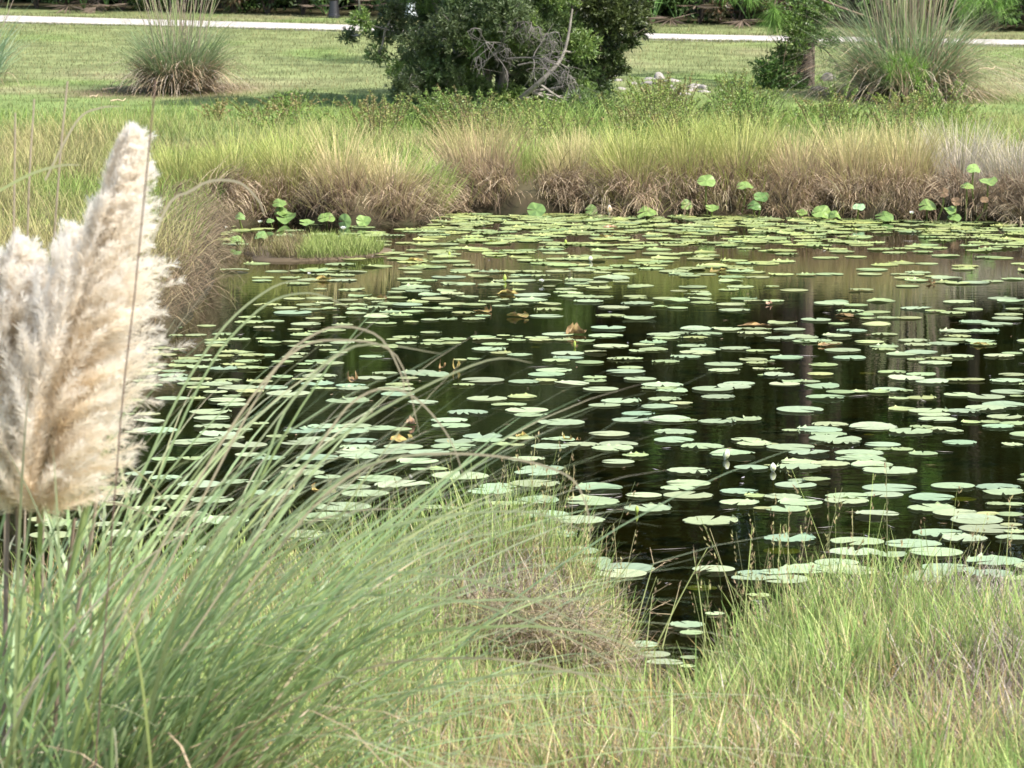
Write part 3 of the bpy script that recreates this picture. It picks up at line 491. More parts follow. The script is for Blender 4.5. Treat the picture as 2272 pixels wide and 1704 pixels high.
for k, a in enumerate(((1278, 732, 44, 22, BR, 'biggest curled brown lily leaf standing up at the middle of the pond'), (982, 811, 22, 16, BR, 'small brown curled leaf, left one of two side by side'),
    (1012, 810, 24, 20, YB, 'yellow-brown curled leaf, right one of the two side by side'), (781, 838, 34, 22, BR, 'tall dark brown curled leaf among pampas blades at the left'), (910, 936, 27, 15, OR, 'smooth salmon orange folded leaf lying on a pad'),
    (892, 975, 62, 14, YB, 'long brown and yellow withered pad below the salmon leaf'), (715, 1086, 70, 20, YB, 'yellow spotted withered pad behind the pampas blades'), (847, 660, 24, 9, BR, 'small brown curled leaf in the far left part of the pond'),
    (1083, 686, 20, 13, BR, 'brown leaf tip sticking up beside a yellowing pad'), (1068, 691, 44, 5, YB, 'yellowing pad with browned edge near the sticking leaf tip'), (1150, 699, 56, 10, YB, 'yellow-green pad with rolled brown rim at the centre'),
    (1126, 649, 44, 9, YB, 'olive brown rolled pad below the open white flower'), (718, 618, 34, 9, YB, 'bright yellow withered pad next to a white flower'), (1158, 967, 30, 11, YB, 'brown withered scrap on top of the pad cluster at the centre'),
    (1259, 973, 26, 9, YB, 'brown-edged scrap on the pale pad right of the centre cluster'), (1284, 977, 14, 7, BR, 'tiny brown curl at the right tip of the centre pad cluster'), (1705, 673, 20, 7, OR, 'small pinkish dry leaf on the far water right of centre'),
    (1675, 722, 62, 6, BR, 'long brown-rimmed pad lying flat right of centre'), (1842, 765, 54, 6, BR, 'dark red-brown rimmed pad in front of the pine reflection'), (1876, 700, 46, 5, BR, 'thin red-brown pad edge in the far right part of the pond'),
    (2065, 626, 22, 8, BR, 'dark brown leaf scrap on far pads at the right'), (1592, 600, 44, 8, YB, 'dark olive boat-shaped leaf in the far water'), (2175, 764, 40, 5, YB, 'yellowish pad with brown rim near the right edge'),
    (1347, 524, 42, 8, YB, 'yellow leaf among the crowded far pads'), (1353, 504, 34, 6, OR, 'orange leaf among the crowded far pads near the bank'), (920, 577, 42, 6, YB, 'golden yellow leaf floating in the far left part of the pond'))): curled(*a, seed=40+k)
# ------------------------------------------------------------------ flowers and buds
def petals(n, L, wd, el, col, zb=0., cup=.35):
    mb = MB()
    for k in range(n):
        a = 6.283*k/n+R.normal(0, .07); t = np.linspace(0, 1, 6); e = el+R.normal(0, .06); V = []
        for ti in t:
            th = e+cup*ti; rr_ = L*ti*math.cos(th); z = zb+L*ti*math.sin(th); hw = wd*.5*math.sin(math.pi*min(.98, ti*.85+.12))**.8*(1 if ti < .95 else .25)
            for s, dz in ((-1, .18), (0, 0), (1, .18)): V.append((rr_*math.cos(a)-s*hw*math.sin(a), rr_*math.sin(a)+s*hw*math.cos(a), z+dz*hw))
        Q = [(i*3+j, i*3+j+1, i*3+j+4, i*3+j+3) for i in range(5) for j in range(2)]; mb.add((np.array(V), np.array(Q), np.asarray(col)*R.uniform(.94, 1.04)))
    return mb
def front(x):
    dd = np.arange(31.5, 24, -.04); return dd[np.argmax(shore_dist((x-1136)/F*dd, dd) < -.12)]
def onwater(x, y):
    p = onz(x, y); d0 = front(x); return atd(x, y, d0) if p[1] > d0 and y < 520 else p
def flower(x, y, wpx, lab, el=.5):
    p = onwater(x, y+wpx*.3); L = wpx*math.hypot(p[0], p[1])/F*.55
    t = thing('lily_flower', p+[0, 0, .012], lab, 'flower', 'white water lily flowers', R.uniform(0, 6))
    m1 = petals(8, L, L*.38, el, (.84, .84, .80)); 
    for a in ((7, L*.88, L*.34, el+.4), (6, L*.7, L*.28, el+.75)):
        b = petals(*a, (.86, .85, .80)); m1.add((np.concatenate(b.V), np.concatenate(b.Q), np.concatenate(b.C)))
    m1.build('petals', M['petal'], t, smooth=True)
    petals(4, L*.95, L*.42, el-.25, (.35, .42, .16)).build('sepals', M['petal'], t, smooth=True)
    n = 40; d = unit(rdir(n)*[1, 1, .3]+[0, 0, 1.0]); MB().add(leaves(np.zeros((n, 3))+[0, 0, .004], d, L*.4, L*.06, (.80, .58, .06)*np.ones((n, 3)), .1)).build('stamens', M['petal'], t)
    MB().add(tube([(0, 0, -p[2]-.1), (.01, 0, -p[2]*.5-.03), (0, 0, .002)], [.003]*3, (.22, .2, .08), 6)).build('stalk', M['petal'], t)
def bud(x, y, wpx, hpx, lab, cols, lean=0., open_=.12):
    p = onwater(x, y+hpx*.5); s = math.hypot(p[0], p[1])/F; L = hpx*s; wd = wpx*s
    t = thing('lily_bud', p+[0, 0, .0], lab, 'flower bud', 'lily buds on the pond', 0); t.rotation_euler = (0, -lean, R.uniform(-.2, .2))
    MB().add(lathe([(wd*.16, -.03), (wd*.2, L*.08), (wd*.44, L*.25), (wd*.5, L*.45), (wd*.42, L*.66), (wd*.22, L*.86), (wd*.05, L*.98)], cols[0], 14)).build('petals', M['petal'], t, smooth=True)
    sp = MB()
    for k in range(4):
        a = 6.283*k/4+.3; V = []; 
        for ti in np.linspace(0, 1, 6):
            z = L*(.04+.84*ti); r0 = wd*np.interp(z/L, [0, .08, .25, .45, .66, .86, .98], [.17, .22, .47, .53, .46, .27, .12]); hw = .62*math.sin(math.pi*min(.97, ti*.8+.18))
            for q in (-1, 0, 1): V.append((r0*math.cos(a+q*hw), r0*math.sin(a+q*hw), z))
        sp.add((np.array(V), np.array([(i*3+j, i*3+j+1, i*3+j+4, i*3+j+3) for i in range(5) for j in range(2)]), np.asarray(cols[1])))
    sp.build('sepals', M['petal'], t, smooth=True)
    MB().add(tube([(0, 0, -.12-p[2]), (0, 0, -.02), (0, 0, L*.06)], [wd*.14]*3, (.2, .2, .08), 6)).build('stalk', M['petal'], t)
WH, GY = [(.84, .84, .74), (.62, .68, .38)], [(.50, .56, .14), (.38, .50, .10)]
for a in ((762, 508, 19, 'largest open white lily on the far left water in front of two upright pads'), (1202, 626, 17, 'open white lily flower on the open water at the centre'), (577, 494, 15, 'open white lily on mud between upright pads at the far left bank'), (502, 507, 11, 'small white lily nearest the left bank on the far side'),
          (686, 610, 12, 'small white lily above a yellow withered pad'), (2023, 474, 16, 'white lily under the dead grass of the far right bank'), (262, 928, 22, 'white lily half hidden beside the right edge of the plume')): flower(*a)
for a in ((1609, 1007, 15, 24, 'tallest white closed bud with pointed tip leaning left, on the right water', WH, -.25), (1715, 1036, 15, 20, 'short rounded white bud right of the tallest white bud', WH), (1413, 1130, 9, 18, 'slim green bud standing at the edge of a pale pad', GY),
          (1275, 763, 6, 16, 'slim yellow-green bud below the biggest brown curled leaf', GY), (1310, 574, 10, 13, 'white and yellow half-open bud on the far water', WH), (1352, 463, 11, 18, 'white and orange flower bud standing tall against the far bank', [(.84, .8, .72), (.62, .4, .2)]),
          (1120, 616, 8, 16, 'yellow-green pointed bud left of the open white flower', GY), (1255, 536, 6, 11, 'tiny yellow bud among the crowded far pads', GY), (997, 563, 6, 11, 'tiny yellow bud left of the crowded far pads', GY), (227, 1112, 20, 30, 'white half-open bud low at the left behind the pampas stalks', WH)): bud(*a)
# ------------------------------------------------------------------ pads standing up at the far bank
def upright(x, y, wpx, hpx, lab, col=(.22, .38, .10), rx=None, seed=0, z=None, mt='upleaf'):
    g = np.random.default_rng(seed+3); dd = np.arange(31.5, 24, -.04); xx = (x-1136)/F*dd; sdd = shore_dist(xx, dd); y0 = dd[np.argmax(sdd < (-.12 if y > 440 else -.04))] if y < 500 or x > 900 else onz(x, y)[1]; p = atd(x, y, y0); s = y0/F; Wd, Hh = wpx*s, hpx*s
    p[2] = max(p[2], .05); t = thing('upright_pad', (p[0], p[1], 0), lab, 'lily leaf', 'lily leaves standing up at the far bank')
    n = 28; a = np.linspace(.16, 2*np.pi-.16, n); V = []; K = []
    tilt = math.asin(min(.98, Hh/Wd)) if hpx < wpx else 1.4
    az = g.normal(0, .35)
    for r in (.02, .35, .7, .9, 1.):
        u = r*np.cos(a+math.pi)*Wd*.5; v = r*np.sin(a)*Wd*.5*max(1, hpx/wpx); wv = (.06+.05*(seed % 4))*Wd*(u/Wd*2)**2-.035*Wd*np.sin(5*a+seed)*r+.05*Wd*np.sin(2*a+seed*2)*r**2
        if seed % 3 == 0: wv = -wv
        X_ = u*math.cos(az); Y_ = u*math.sin(az)+v*math.cos(tilt)+wv*math.sin(tilt); Z_ = v*math.sin(tilt)-wv*math.cos(tilt); V.append(np.stack([X_, Y_, Z_], -1)+[0, 0, p[2]])
        K.append(np.asarray(col)*(1+.12*((np.arange(n) % 5 == 0)[:, None]))*g.uniform(.95, 1.05))
    i = np.arange(4)[:, None]*n+np.arange(n-1)[None]
    MB().add((np.concatenate(V), np.stack([i, i+n, i+n+1, i+1], -1).reshape(-1, 4), np.concatenate(K))).build('blade', M[mt], t, smooth=True)
    MB().add(tube(curve_pts([(g.normal(0, .04), .1, -.05), (0, .04, p[2]*.5), (0, 0, p[2])], 6), [.007]*6, (.16, .2, .06), 6)).build('stalk', M['upleaf'], t)
LT, MD, BRN = (.21, .31, .085), (.165, .26, .075), (.17, .11, .06)
for k, a in enumerate(((440, 421, 30, 14, 'pale leaf in the grass of the far left bank, highest of the left ones', LT), (623, 468, 32, 18, 'yellow-green leaf above the big flat upright pad at the left', LT), (620, 449, 34, 16, 'tilted yellowish leaf higher in the left bank grass', LT),
    (635, 491, 46, 24, 'big broad upright pad left of the largest open white lily', MD), (724, 483, 40, 18, 'arched pad between the big broad pad and the white lily', LT), (765, 492, 36, 34, 'upright square-looking pad right behind the largest white lily', MD),
    (807, 497, 36, 22, 'cupped striped pad right of the pad behind the white lily', LT), (532, 480, 26, 14, 'dull pale pad low on the left muddy bank', MD), (600, 504, 18, 9, 'small round pad on the mud right of the bank flowers', MD), (681, 509, 34, 11, 'low yellow-green pad lying on mud left of the white lily', LT),
    (579, 537, 36, 14, 'green pad lying over the left end of the grass islet', MD), (525, 545, 34, 12, 'yellowing pad on mud at the left shore', LT), (1190, 473, 48, 28, 'blue-green upright pad at the middle of the far bank', MD), (1312, 469, 28, 22, 'yellow-green leaf on edge left of the tall white bud', LT),
    (1437, 469, 52, 18, 'wide yellow-green pad right of the tall white bud', LT), (1580, 463, 30, 13, 'light pad half hidden in straw at the centre right of the far bank', LT), (1567, 401, 42, 24, 'bright pad standing highest in the grass of the far bank', LT), (1653, 411, 38, 14, 'tilted yellowish pad right of the highest one', LT),
    (1689, 438, 36, 20, 'dark green pad deep in the straw', (.12, .22, .06)), (1673, 455, 34, 18, 'dull green pad under the dark one', (.14, .24, .07)), (1524, 454, 28, 22, 'yellow-green leaf on edge under the highest pad', LT), (1779, 474, 30, 12, 'small pad left of the big pair at the right bank', LT),
    (1823, 469, 46, 26, 'big bright pad, left one of a pair at the right bank', LT), (1852, 477, 34, 14, 'lower right pad of the bright pair', LT), (1905, 460, 34, 12, 'whitish pad in front of dark straw right of the pair', (.3, .45, .25)), (1962, 479, 44, 18, 'drooping heart-shaped pad at the water line of the right bank', MD),
    (2058, 455, 40, 22, 'bright crinkled pad beside the dark hollow in the right bank', LT), (2108, 468, 34, 15, 'oval dark green pad right of the crinkled pad', MD), (2117, 483, 32, 13, 'oval pad at the water line below the oval dark green one', MD), (2160, 374, 34, 18, 'topmost leaf in the grey grass at the right', LT),
    (2192, 404, 44, 13, 'spread leaf right below the topmost leaf', LT), (2146, 411, 30, 12, 'drooping olive leaf left below the topmost leaf', (.2, .28, .07)), (2093, 427, 26, 22, 'brown withered leaf hanging above the dark hollow', BRN), (2121, 447, 24, 18, 'brown withered leaf lower in the right bank', BRN), (2184, 442, 22, 13, 'orange brown leaf at the far right of the bank', BRN))):
    upright(*a, seed=k, mt='brownleaf' if a[5] == BRN else 'upleaf')
# ------------------------------------------------------------------ grass of the banks
def inview(x, y, m=1.12): return np.abs(x) < .142*y*m+.35
def gsd(x, y, e=.03):
    gx_ = (shore_dist(x+e, y)-shore_dist(x-e, y)); gy_ = (shore_dist(x, y+e)-shore_dist(x, y-e)); return np.arctan2(gy_, gx_)
def vn(x, y, s, seed):
    """cheap smooth noise, about -1 .. 1"""
    g = np.random.default_rng(seed); v = 0
    for k in range(5):
        a = g.uniform(0, 6.28); f = s*g.uniform(.6, 1.8); v = v+np.sin(f*(x*math.cos(a)+y*math.sin(a))+g.uniform(0, 6.28))
    return v/2.2
def sample(n, x0, x1, y0, y1, smin, smax, m=1.12):
    x, y = U(x0, x1, n), U(y0, y1, n); k = inview(x, y, m); x, y = x[k], y[k]; s = shore_dist(x, y); k = (s > smin) & (s < smax); return x[k], y[k], s[k]
DK = np.array([.075, .052, .032])
# --- tussocks along the far bank, each a thing
TUS = [(395, 28.9, .40, 'y', 'grass tussock at the left end of the far bank, behind the plume tip'), (520, 28.9, .47, 'y', 'yellow-green tussock above the mud flat on the far bank'), (640, 28.6, .50, 'y', 'tall yellow-green tussock above the upright pads at the left'),
       (755, 28.5, .52, 't', 'straw coloured tussock above the largest white lily'), (870, 28.5, .47, 't', 'rounded tan tussock at the right tip of the left bank section'), (955, 29.2, .40, 'g', 'small leaning green tussock in the notch of the far bank'),
       (1075, 30.2, .50, 'p', 'middle tussock standing alone right of the notch, pinkish below'), (1180, 30.5, .36, 'g', 'low green tussock between the middle tussock and the long bank'), (1275, 30.1, .44, 't', 'tan tussock at the left end of the long right bank'),
       (1400, 29.7, .56, 'y', 'tall golden tussock above the wide yellow-green pad'), (1525, 29.7, .62, 'y', 'highest golden tussock with the bright pad in front'), (1640, 29.6, .60, 'y', 'golden tussock right of the highest one, falling off to a gap'),
       (1770, 29.5, .50, 'p', 'reddish tan tussock above the pair of bright pads'), (1890, 29.4, .54, 't', 'tan tussock under the pine trunk on the far bank'), (2010, 29.3, .56, 't', 'tan tussock left of the dark hollow'),
       (2130, 29.2, .47, 'w', 'grey dead tussock above the dark hollow'), (2250, 28.9, .47, 'w', 'pale grey tussock at the right edge of the view'), (2390, 28.7, .46, 'w', 'grey tussock beyond the right edge of the view')]
tc = np.array([atd(p, 400, d)[:2] for p, d, *_ in TUS])
x, y, s = sample(110000, -7, 8, 26.5, 32.2, .01, 1.5)
td = np.sqrt((x[:, None]-tc[None, :, 0])**2+((y[:, None]-tc[None, :, 1])*.4)**2); near_t = np.argmin(td, 1); td.sort(1)
k = (R.random(len(x)) < np.clip((td[:, 1]-td[:, 0])/.16, .10, 1)) | (s > .9); x, y, s, near_t = x[k], y[k], s[k], near_t[k]
gz = terrain(x, y, s); ga = gsd(x, y)+math.pi                      # direction towards the water
TIP = {'y': [(.34, .38, .10), (.44, .44, .15), (.30, .36, .09)], 't': [(.50, .43, .20), (.40, .40, .14), (.55, .47, .25)], 'g': [(.26, .38, .09), (.34, .42, .12)], 'p': [(.42, .40, .16), (.44, .33, .18)], 'w': [(.48, .43, .33), (.40, .38, .2), (.52, .46, .38)]}
MIDC = {'y': [(.44, .37, .17), (.40, .33, .17)], 't': [(.48, .38, .22), (.42, .32, .19)], 'g': [(.34, .36, .12), (.34, .29, .14)], 'p': [(.44, .32, .22), (.46, .36, .24)], 'w': [(.44, .38, .30), (.38, .33, .27)]}
for k, (px, dist, hh, kind, lab) in enumerate(TUS):
    q = (near_t == k) & (np.hypot(x-tc[k, 0], (y-tc[k, 1])*.55) < .58); xx, yy, ss, zz, aa = x[q], y[q], s[q], gz[q], ga[q]; n = len(xx)
    if n < 50: continue
    cx, cy = tc[k]; dx, dy = xx-cx, yy-cy; r = np.hypot(dx*1.5, dy); t = thing('grass_tussock', (cx, cy, .24), lab, 'grass tussock', 'grass tussocks along the far bank')
    off = np.array([cx, cy, .24]); b = np.stack([xx, yy, zz-.02], -1)-off
    L = hh*.90*(1.16-.75*np.clip(r/.85, 0, 1.)**2)*U(.72, 1.12, n)*(1+.10*vn(xx, yy, 5, 3)); L *= np.where(ss < .2, .85, 1)*(1+.22*vn(xx, yy, 9, 77))*np.where(R.random(n) < .06, 1.15, 1); L = np.minimum(L, .60)
    th0 = np.clip(.10+.40*r+R.normal(0, .10, n), 0, 1.1); lean = np.arctan2(dy, dx*1.4)+R.normal(0, .5, n)
    front = ss < .35; lean = np.where(front & (R.random(n) < .6), aa+R.normal(0, .5, n), lean); th0 = np.where(front, th0+.15, th0)
    tipc, mid = pal(TIP[kind], n), pal(MIDC[kind], n); low = pal([(.24, .17, .11), (.30, .22, .14), (.15, .11, .07)], n)
    MB().add(blades(b, L, th0, th0+U(.2, .75, n), lean, U(.005, .009, n), [low*.8, mix(low, mid, .6), mix(mid, tipc, .55), tipc, tipc*1.05], 4, tip=.15)).build('blades', M['grass'], t)
    # dead straw hanging over the bank face to the water
    f = np.where(ss < .40)[0]; f = np.where(ss < .40)[0]
    if len(f) > 5:
        f = np.repeat(f[R.integers(0, len(f), 62)], 15); bp_, bt_, bl_, bz_ = (np.repeat(v, 15) for v in (R.normal(0, .6, 62), U(.1, .9, 62), U(.6, 1.2, 62), U(-.06, .07, 62)))
        m_ = len(f); b2 = b[f]+R.normal(0, .035, (m_, 3))*[1, 1, .5]; sc_ = np.exp(-ss[f]*3)
        c = np.repeat(pal([(.40, .30, .20), (.26, .19, .13), (.54, .44, .30), (.15, .11, .075)], 62, .2), 15, 0)*(1+R.normal(0, .18, (m_, 1))); c = np.clip(c, .01, .9)
        MB().add(blades(b2+np.stack([0*sc_, 0*sc_, bz_], -1), U(.16, .42, m_)*bl_, bt_+R.normal(0, .12, m_), bt_+U(1.0, 2.3, m_), aa[f]+bp_+R.normal(0, .22, m_), U(.004, .009, m_), [c*.8, c, c*1.1], 4, tip=.3)).build('dead_straw', M['dead'], t)
# --- left bank skirt of brown straw
x, y, s = sample(42000, -6, -1.2, 15, 27.5, .0, .42); aa = gsd(x, y)+math.pi; n = len(x); c = pal([(.32, .24, .14), (.24, .18, .11), (.40, .34, .20), (.13, .095, .06), (.22, .15, .10)], n, .2)
b = np.stack([x, y, terrain(x, y, s)+U(-.02, .12, n)], -1)
mb = MB().add(blades(b, U(.12, .32, n), U(.0, 1.1, n), U(1.2, 2.9, n), aa+R.normal(0, .6, n), U(.004, .008, n), [c*.7, c, c*1.1], 4, tip=.3))
# --- rank grass behind the tussocks and over the left bank
x, y, s = sample(150000, -9, 9, 17, 38.5, .12, 99)
k = (s > 1.1) | ((y < 27.3) & (s > .1)) | (x < -2.2); k &= R.random(len(x)) < np.where(y > 34, .55, 1); x, y, s = x[k], y[k], s[k]; n = len(x)
g1 = sstep(-.5, .7, vn(x, y, 1.3, 21)+.25*(y-31)/4)[:, None]; tipc = mix(pal([(.42, .36, .17), (.40, .38, .15)], n), pal([(.22, .34, .07), (.30, .38, .10)], n), g1)
hh = U(.14, .34, n)*(1+.35*vn(x, y, 2.2, 5))*np.where(y > 36, .6, 1)
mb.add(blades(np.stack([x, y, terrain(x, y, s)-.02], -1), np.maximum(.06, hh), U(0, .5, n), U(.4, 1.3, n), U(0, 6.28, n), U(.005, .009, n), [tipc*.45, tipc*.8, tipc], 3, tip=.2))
tag(mb.build('bank_grass', M['grass']), 'rank yellow-green and tan grass over the far and left banks', 'grass', kind='stuff')
# --- weeds between the tussocks and the lawn
mb = MB(); WC = [[(.20, .28, .06), (.30, .36, .10)], [(.15, .24, .055), (.22, .31, .08)], [(.30, .29, .10), (.22, .29, .075)], [(.32, .24, .11), (.22, .25, .08)]]
spots = [(U(470, 900, 1)[0], U(233, 300, 1)[0]) for _ in range(34)]+[(U(1010, 1350, 1)[0], U(285, 335, 1)[0]) for _ in range(38)]+[(U(900, 1340, 1)[0], -U(252, 284, 1)[0]) for _ in range(44)]+[(U(1340, 1540, 1)[0], U(245, 330, 1)[0]) for _ in range(36)]+[(U(1600, 2180, 1)[0], U(236, 315, 1)[0]) for _ in range(80)]+[(U(830, 1060, 1)[0], U(278, 325, 1)[0]) for _ in range(20)]+[(U(1330, 1480, 1)[0], U(215, 250, 1)[0]) for _ in range(10)]
for px, py in spots:
    if py > 0 and math.sin(px*.031+1)+.7*math.sin(px*.013) < -.35: continue
    low_ = py < 0; py = abs(py); g = ong(px, py, 30, 46); hgt = R.uniform(.14, .40)*(1 if py > 240 else .7)*(.6 if px < 830 else 1)*R.uniform(.7, 1.2); rad = R.uniform(.18, .36); cc = WC[R.integers(0, 4)]
    if low_: hgt *= .55; cc = [(.10, .17, .04), (.17, .24, .06)]
    for q in range(10):
        a = R.uniform(0, 6.28); rr_ = rad*R.random()**.5; L = hgt*R.uniform(.7, 1.25); pts = curve_pts([(g[0]+rr_*.4*math.cos(a), g[1]+rr_*.4*math.sin(a), g[2]-.02), (g[0]+rr_*.8*math.cos(a), g[1]+rr_*.8*math.sin(a), g[2]+L*.6), (g[0]+rr_*1.2*math.cos(a), g[1]+rr_*1.2*math.sin(a), g[2]+L)], 7)
        mb.add(tube(pts, [.0035]*7, (.16, .13, .06), 3)); m_ = 50; t = R.uniform(.1, 1.0, m_)*6; i0 = np.minimum(t.astype(int), 5); p = pts[i0]+(pts[i0+1]-pts[i0])*(t-i0)[:, None]
        mb.add(leaves(p, unit(rdir(m_)*[1, 1, .6]+[0, 0, .35]), U(.016, .038, m_), U(.008, .015, m_), pal(cc, m_, .28)))
tag(mb.build('weeds', M['leaf']), 'low leafy yellow-green weeds between the bank grass and the lawn', 'weeds', kind='stuff')
# --- grass islet by the far left shore
g = onz(690, 562); t = thing('grass_islet', (g[0], g[1], 0), 'low islet of short green grass on mud near the far left shore', 'islet')
a = np.linspace(0, 2*np.pi, 40, endpoint=False); V = []; K = []
for r, z in ((1, -.05), (.92, .015), (.75, .03), (.4, .04), (.02, .045)):
    rr_ = r*(1+.12*np.sin(3*a+1)+.07*np.sin(5*a)); V.append(np.stack([rr_*np.cos(a)*.52, rr_*np.sin(a)*.75, z+.006*np.sin(4*a+r*9)], -1)); K.append(np.tile([.11, .085, .055], (40, 1)))
i = np.arange(4)[:, None]*40+np.arange(40)[None]; j = np.arange(4)[:, None]*40+((np.arange(40)+1) % 40)[None]
MB().add((np.concatenate(V), np.stack([i, j, j+40, i+40], -1).reshape(-1, 4), np.concatenate(K))).build('mud', M['ground'], t, smooth=True)
n = 5200; a = U(0, 6.28, n); r = .97*R.random(n)**.5; px_ = r*np.cos(a)*.52; py_ = r*np.sin(a)*.75; bare = (px_ < -.25) & (R.random(n) < .75); px_, py_ = px_[~bare], py_[~bare]; n = len(px_); c = np.where((px_ < -.05)[:, None], pal([(.28, .26, .1), (.24, .18, .1)], n), pal([(.25, .33, .08), (.32, .36, .12)], n))
MB().add(blades(np.stack([px_, py_, np.full(n, .02)], -1), U(.04, .14, n), U(0, .8, n), U(.3, 1.4, n), U(0, 6.28, n), U(.004, .007, n), [c*.6, c], 2)).build('grass', M['grass'], t)
# --- near bank
x, y, s = sample(235000, -2.3, 2.3, 4.8, 11.6, -.015, 99, 1.2); n = len(x)
gn = vn(x, y, 2.6, 31)+.5*vn(x, y, 7, 32); dn = vn(x, y, 2.1, 41)+.5*vn(x, y, 6, 42)
dead_patch = np.exp(-(((x-.06)/.26)**2+((y-9.32)/.30)**2))*1.5+np.exp(-(((x+.3)/.2)**2+((y-9.2)/.25)**2))*.7+np.exp(-(((x-1.15)/.45)**2+((y-9.9)/.4)**2))*.8+np.exp(-(((x-1.35)/.4)**2+((y-8.1)/.9)**2))*1.1+np.exp(-(((x-1.0)/.3)**2+((y-10.1)/.35)**2))*1.3+np.exp(-(((x-1.45)/.35)**2+((y-9.4)/.5)**2))*1.1
gr = sstep(-1.0, .8, gn-1.4*dead_patch)[:, None]; isg = (R.random((n, 1)) < .09+.38*gr+.10*sstep(8.9, 8.0, y)[:, None]-.10*sstep(.5, 1.1, x)[:, None])
green = pal([(.21, .34, .085), (.34, .44, .13), (.27, .33, .10), (.44, .47, .19), (.17, .27, .07)], n, .15); tan = pal([(.46, .37, .2), (.36, .25, .14), (.58, .50, .32), (.26, .17, .10), (.50, .38, .14)], n, .22); grey = pal([(.42, .35, .30), (.27, .21, .175), (.58, .52, .45), (.18, .135, .11)], n, .2)
col = np.where(isg, green, np.where(R.random((n, 1)) < (.12+.75*np.clip(dead_patch, 0, 1))[:, None], grey, tan))
h = np.where(isg[:, 0], U(.10, .26, n), U(.07, .22, n))*(1+.28*vn(x, y, 4, 8))*np.where(s < .3, .75+.8*s, 1)*np.where(x > .35, .88, 1.05)*(1-.58*np.exp(-(((x-.07)/.30)**2+((y-8.2)/.38)**2)))*(1-.5*np.exp(-(((x-.07)/.24)**2+((y-8.8)/.25)**2)))*(1+.35*np.exp(-(((x-.1)/.25)**2+((y-9.75)/.25)**2)))
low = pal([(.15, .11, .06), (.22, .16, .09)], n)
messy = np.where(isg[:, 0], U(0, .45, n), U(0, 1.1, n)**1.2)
tag(MB().add(blades(np.stack([x, y, terrain(x, y, s)-.01], -1), np.maximum(.05, h), messy, messy+np.where(isg[:, 0], U(.1, .7, n), U(.2, 1.5, n)), U(0, 6.28, n), np.where(isg[:, 0], U(.0026, .0058, n), U(.0016, .0042, n)), [low*.45, mix(low, col, .75), col, col*1.08], 4, tip=.1)).build('near_bank_grass', M['grass']),  # foot colour darkened to paint the shade in the gaps between blades
    'mixed green and dry grass covering the near bank', 'grass', kind='stuff')
# the shaggy brown mound beside the inlet
n = 2000; a = U(0, 6.28, n); r = R.random(n)**.6; x, y = .07+.21*r*np.cos(a), 8.86+.26*r*np.sin(a); s = shore_dist(x, y); k = s > .0; x, y, s = x[k], y[k], s[k]; n = len(x); t = thing('grass_tussock', (.07, 8.86, .24), 'shaggy brown mound of tangled dead grass beside the mouth of the inlet', 'grass tussock')
b = np.stack([x, y, terrain(x, y, s)+U(0, .13, n)], -1)-[.07, 8.86, .24]; c = pal([(.34, .26, .17), (.22, .16, .11), (.48, .40, .30), (.15, .11, .075), (.42, .33, .18), (.30, .32, .11)], n, .22)
MB().add(blades(b, U(.10, .26, n), U(.2, 1.2, n), U(1.3, 2.9, n), R.normal(-1.35, 1.0, n), U(.0022, .0045, n), [c*.7, c, c*1.1], 5, tip=.2)).build('dead_straw', M['dead'], t)
# flowering rush stems along the near edge
mb = MB(); x, y, s = sample(9000, -1.2, 2.2, 8.4, 11.4, .0, .28, 1.2); k = R.random(len(x)) < .09; x, y, s = x[k], y[k], s[k]; n = len(x)
L = U(.22, .42, n); ph = U(0, 6.28, n); th = np.abs(R.normal(.12, .13, n)); c = pal([(.32, .40, .12), (.36, .40, .15), (.42, .36, .2)], n)
b = np.stack([x, y, terrain(x, y, s)-.01], -1); mb.add(blades(b, L, th, th+.15, ph, .0026, [c*.7, c, c], 4, tip=.5))
for q in range(n):
    m_ = 8; d = np.array([math.sin(th[q]+.1)*math.cos(ph[q]), math.sin(th[q]+.1)*math.sin(ph[q]), math.cos(th[q]+.1)]); tt = U(.74, 1.0, m_)[:, None]*L[q]
    mb.add(leaves(b[q]+d*tt, unit(d+rdir(m_)*.5), U(.008, .018, m_), .0045, pal([(.34, .24, .14), (.42, .40, .18)], m_), .1))
for (ax, ay), (bx_, by_) in (((1440, 1430), (1570, 1215)), ((1570, 1425), (1540, 1235)), ((1400, 1400), (1450, 1250)), ((1460, 1440), (1500, 1330)), ((1430, 1440), (1448, 1318))):      # branched stems in the mouth of the inlet
    p0 = onz(ax, ay, .0); p1 = atd(bx_, by_, p0[1]+.1); p0[2] = -.05; pts = curve_pts([p0, mix(p0, p1, .5)+[0, 0, .01], p1], 8); mb.add(tube(pts, np.linspace(.003, .0012, 8), (.30, .34, .13), 5))
    for q in range(3):
        i0 = R.integers(5, 8); d = unit(pts[-1]-pts[0]+rdir(1)[0]*.25); mb.add(tube([pts[i0], pts[i0]+d*.06], [.0015, .0007], (.36, .30, .17), 4)); m_ = 5; mb.add(leaves(pts[i0]+d*U(.03, .065, m_)[:, None], unit(d+rdir(m_)*.4), .014, .004, pal([(.3, .22, .14)], m_), .1))
tag(mb.build('rush_stems', M['grass']), 'thin flowering rush stems standing along the near water edge', 'rushes', kind='stuff')
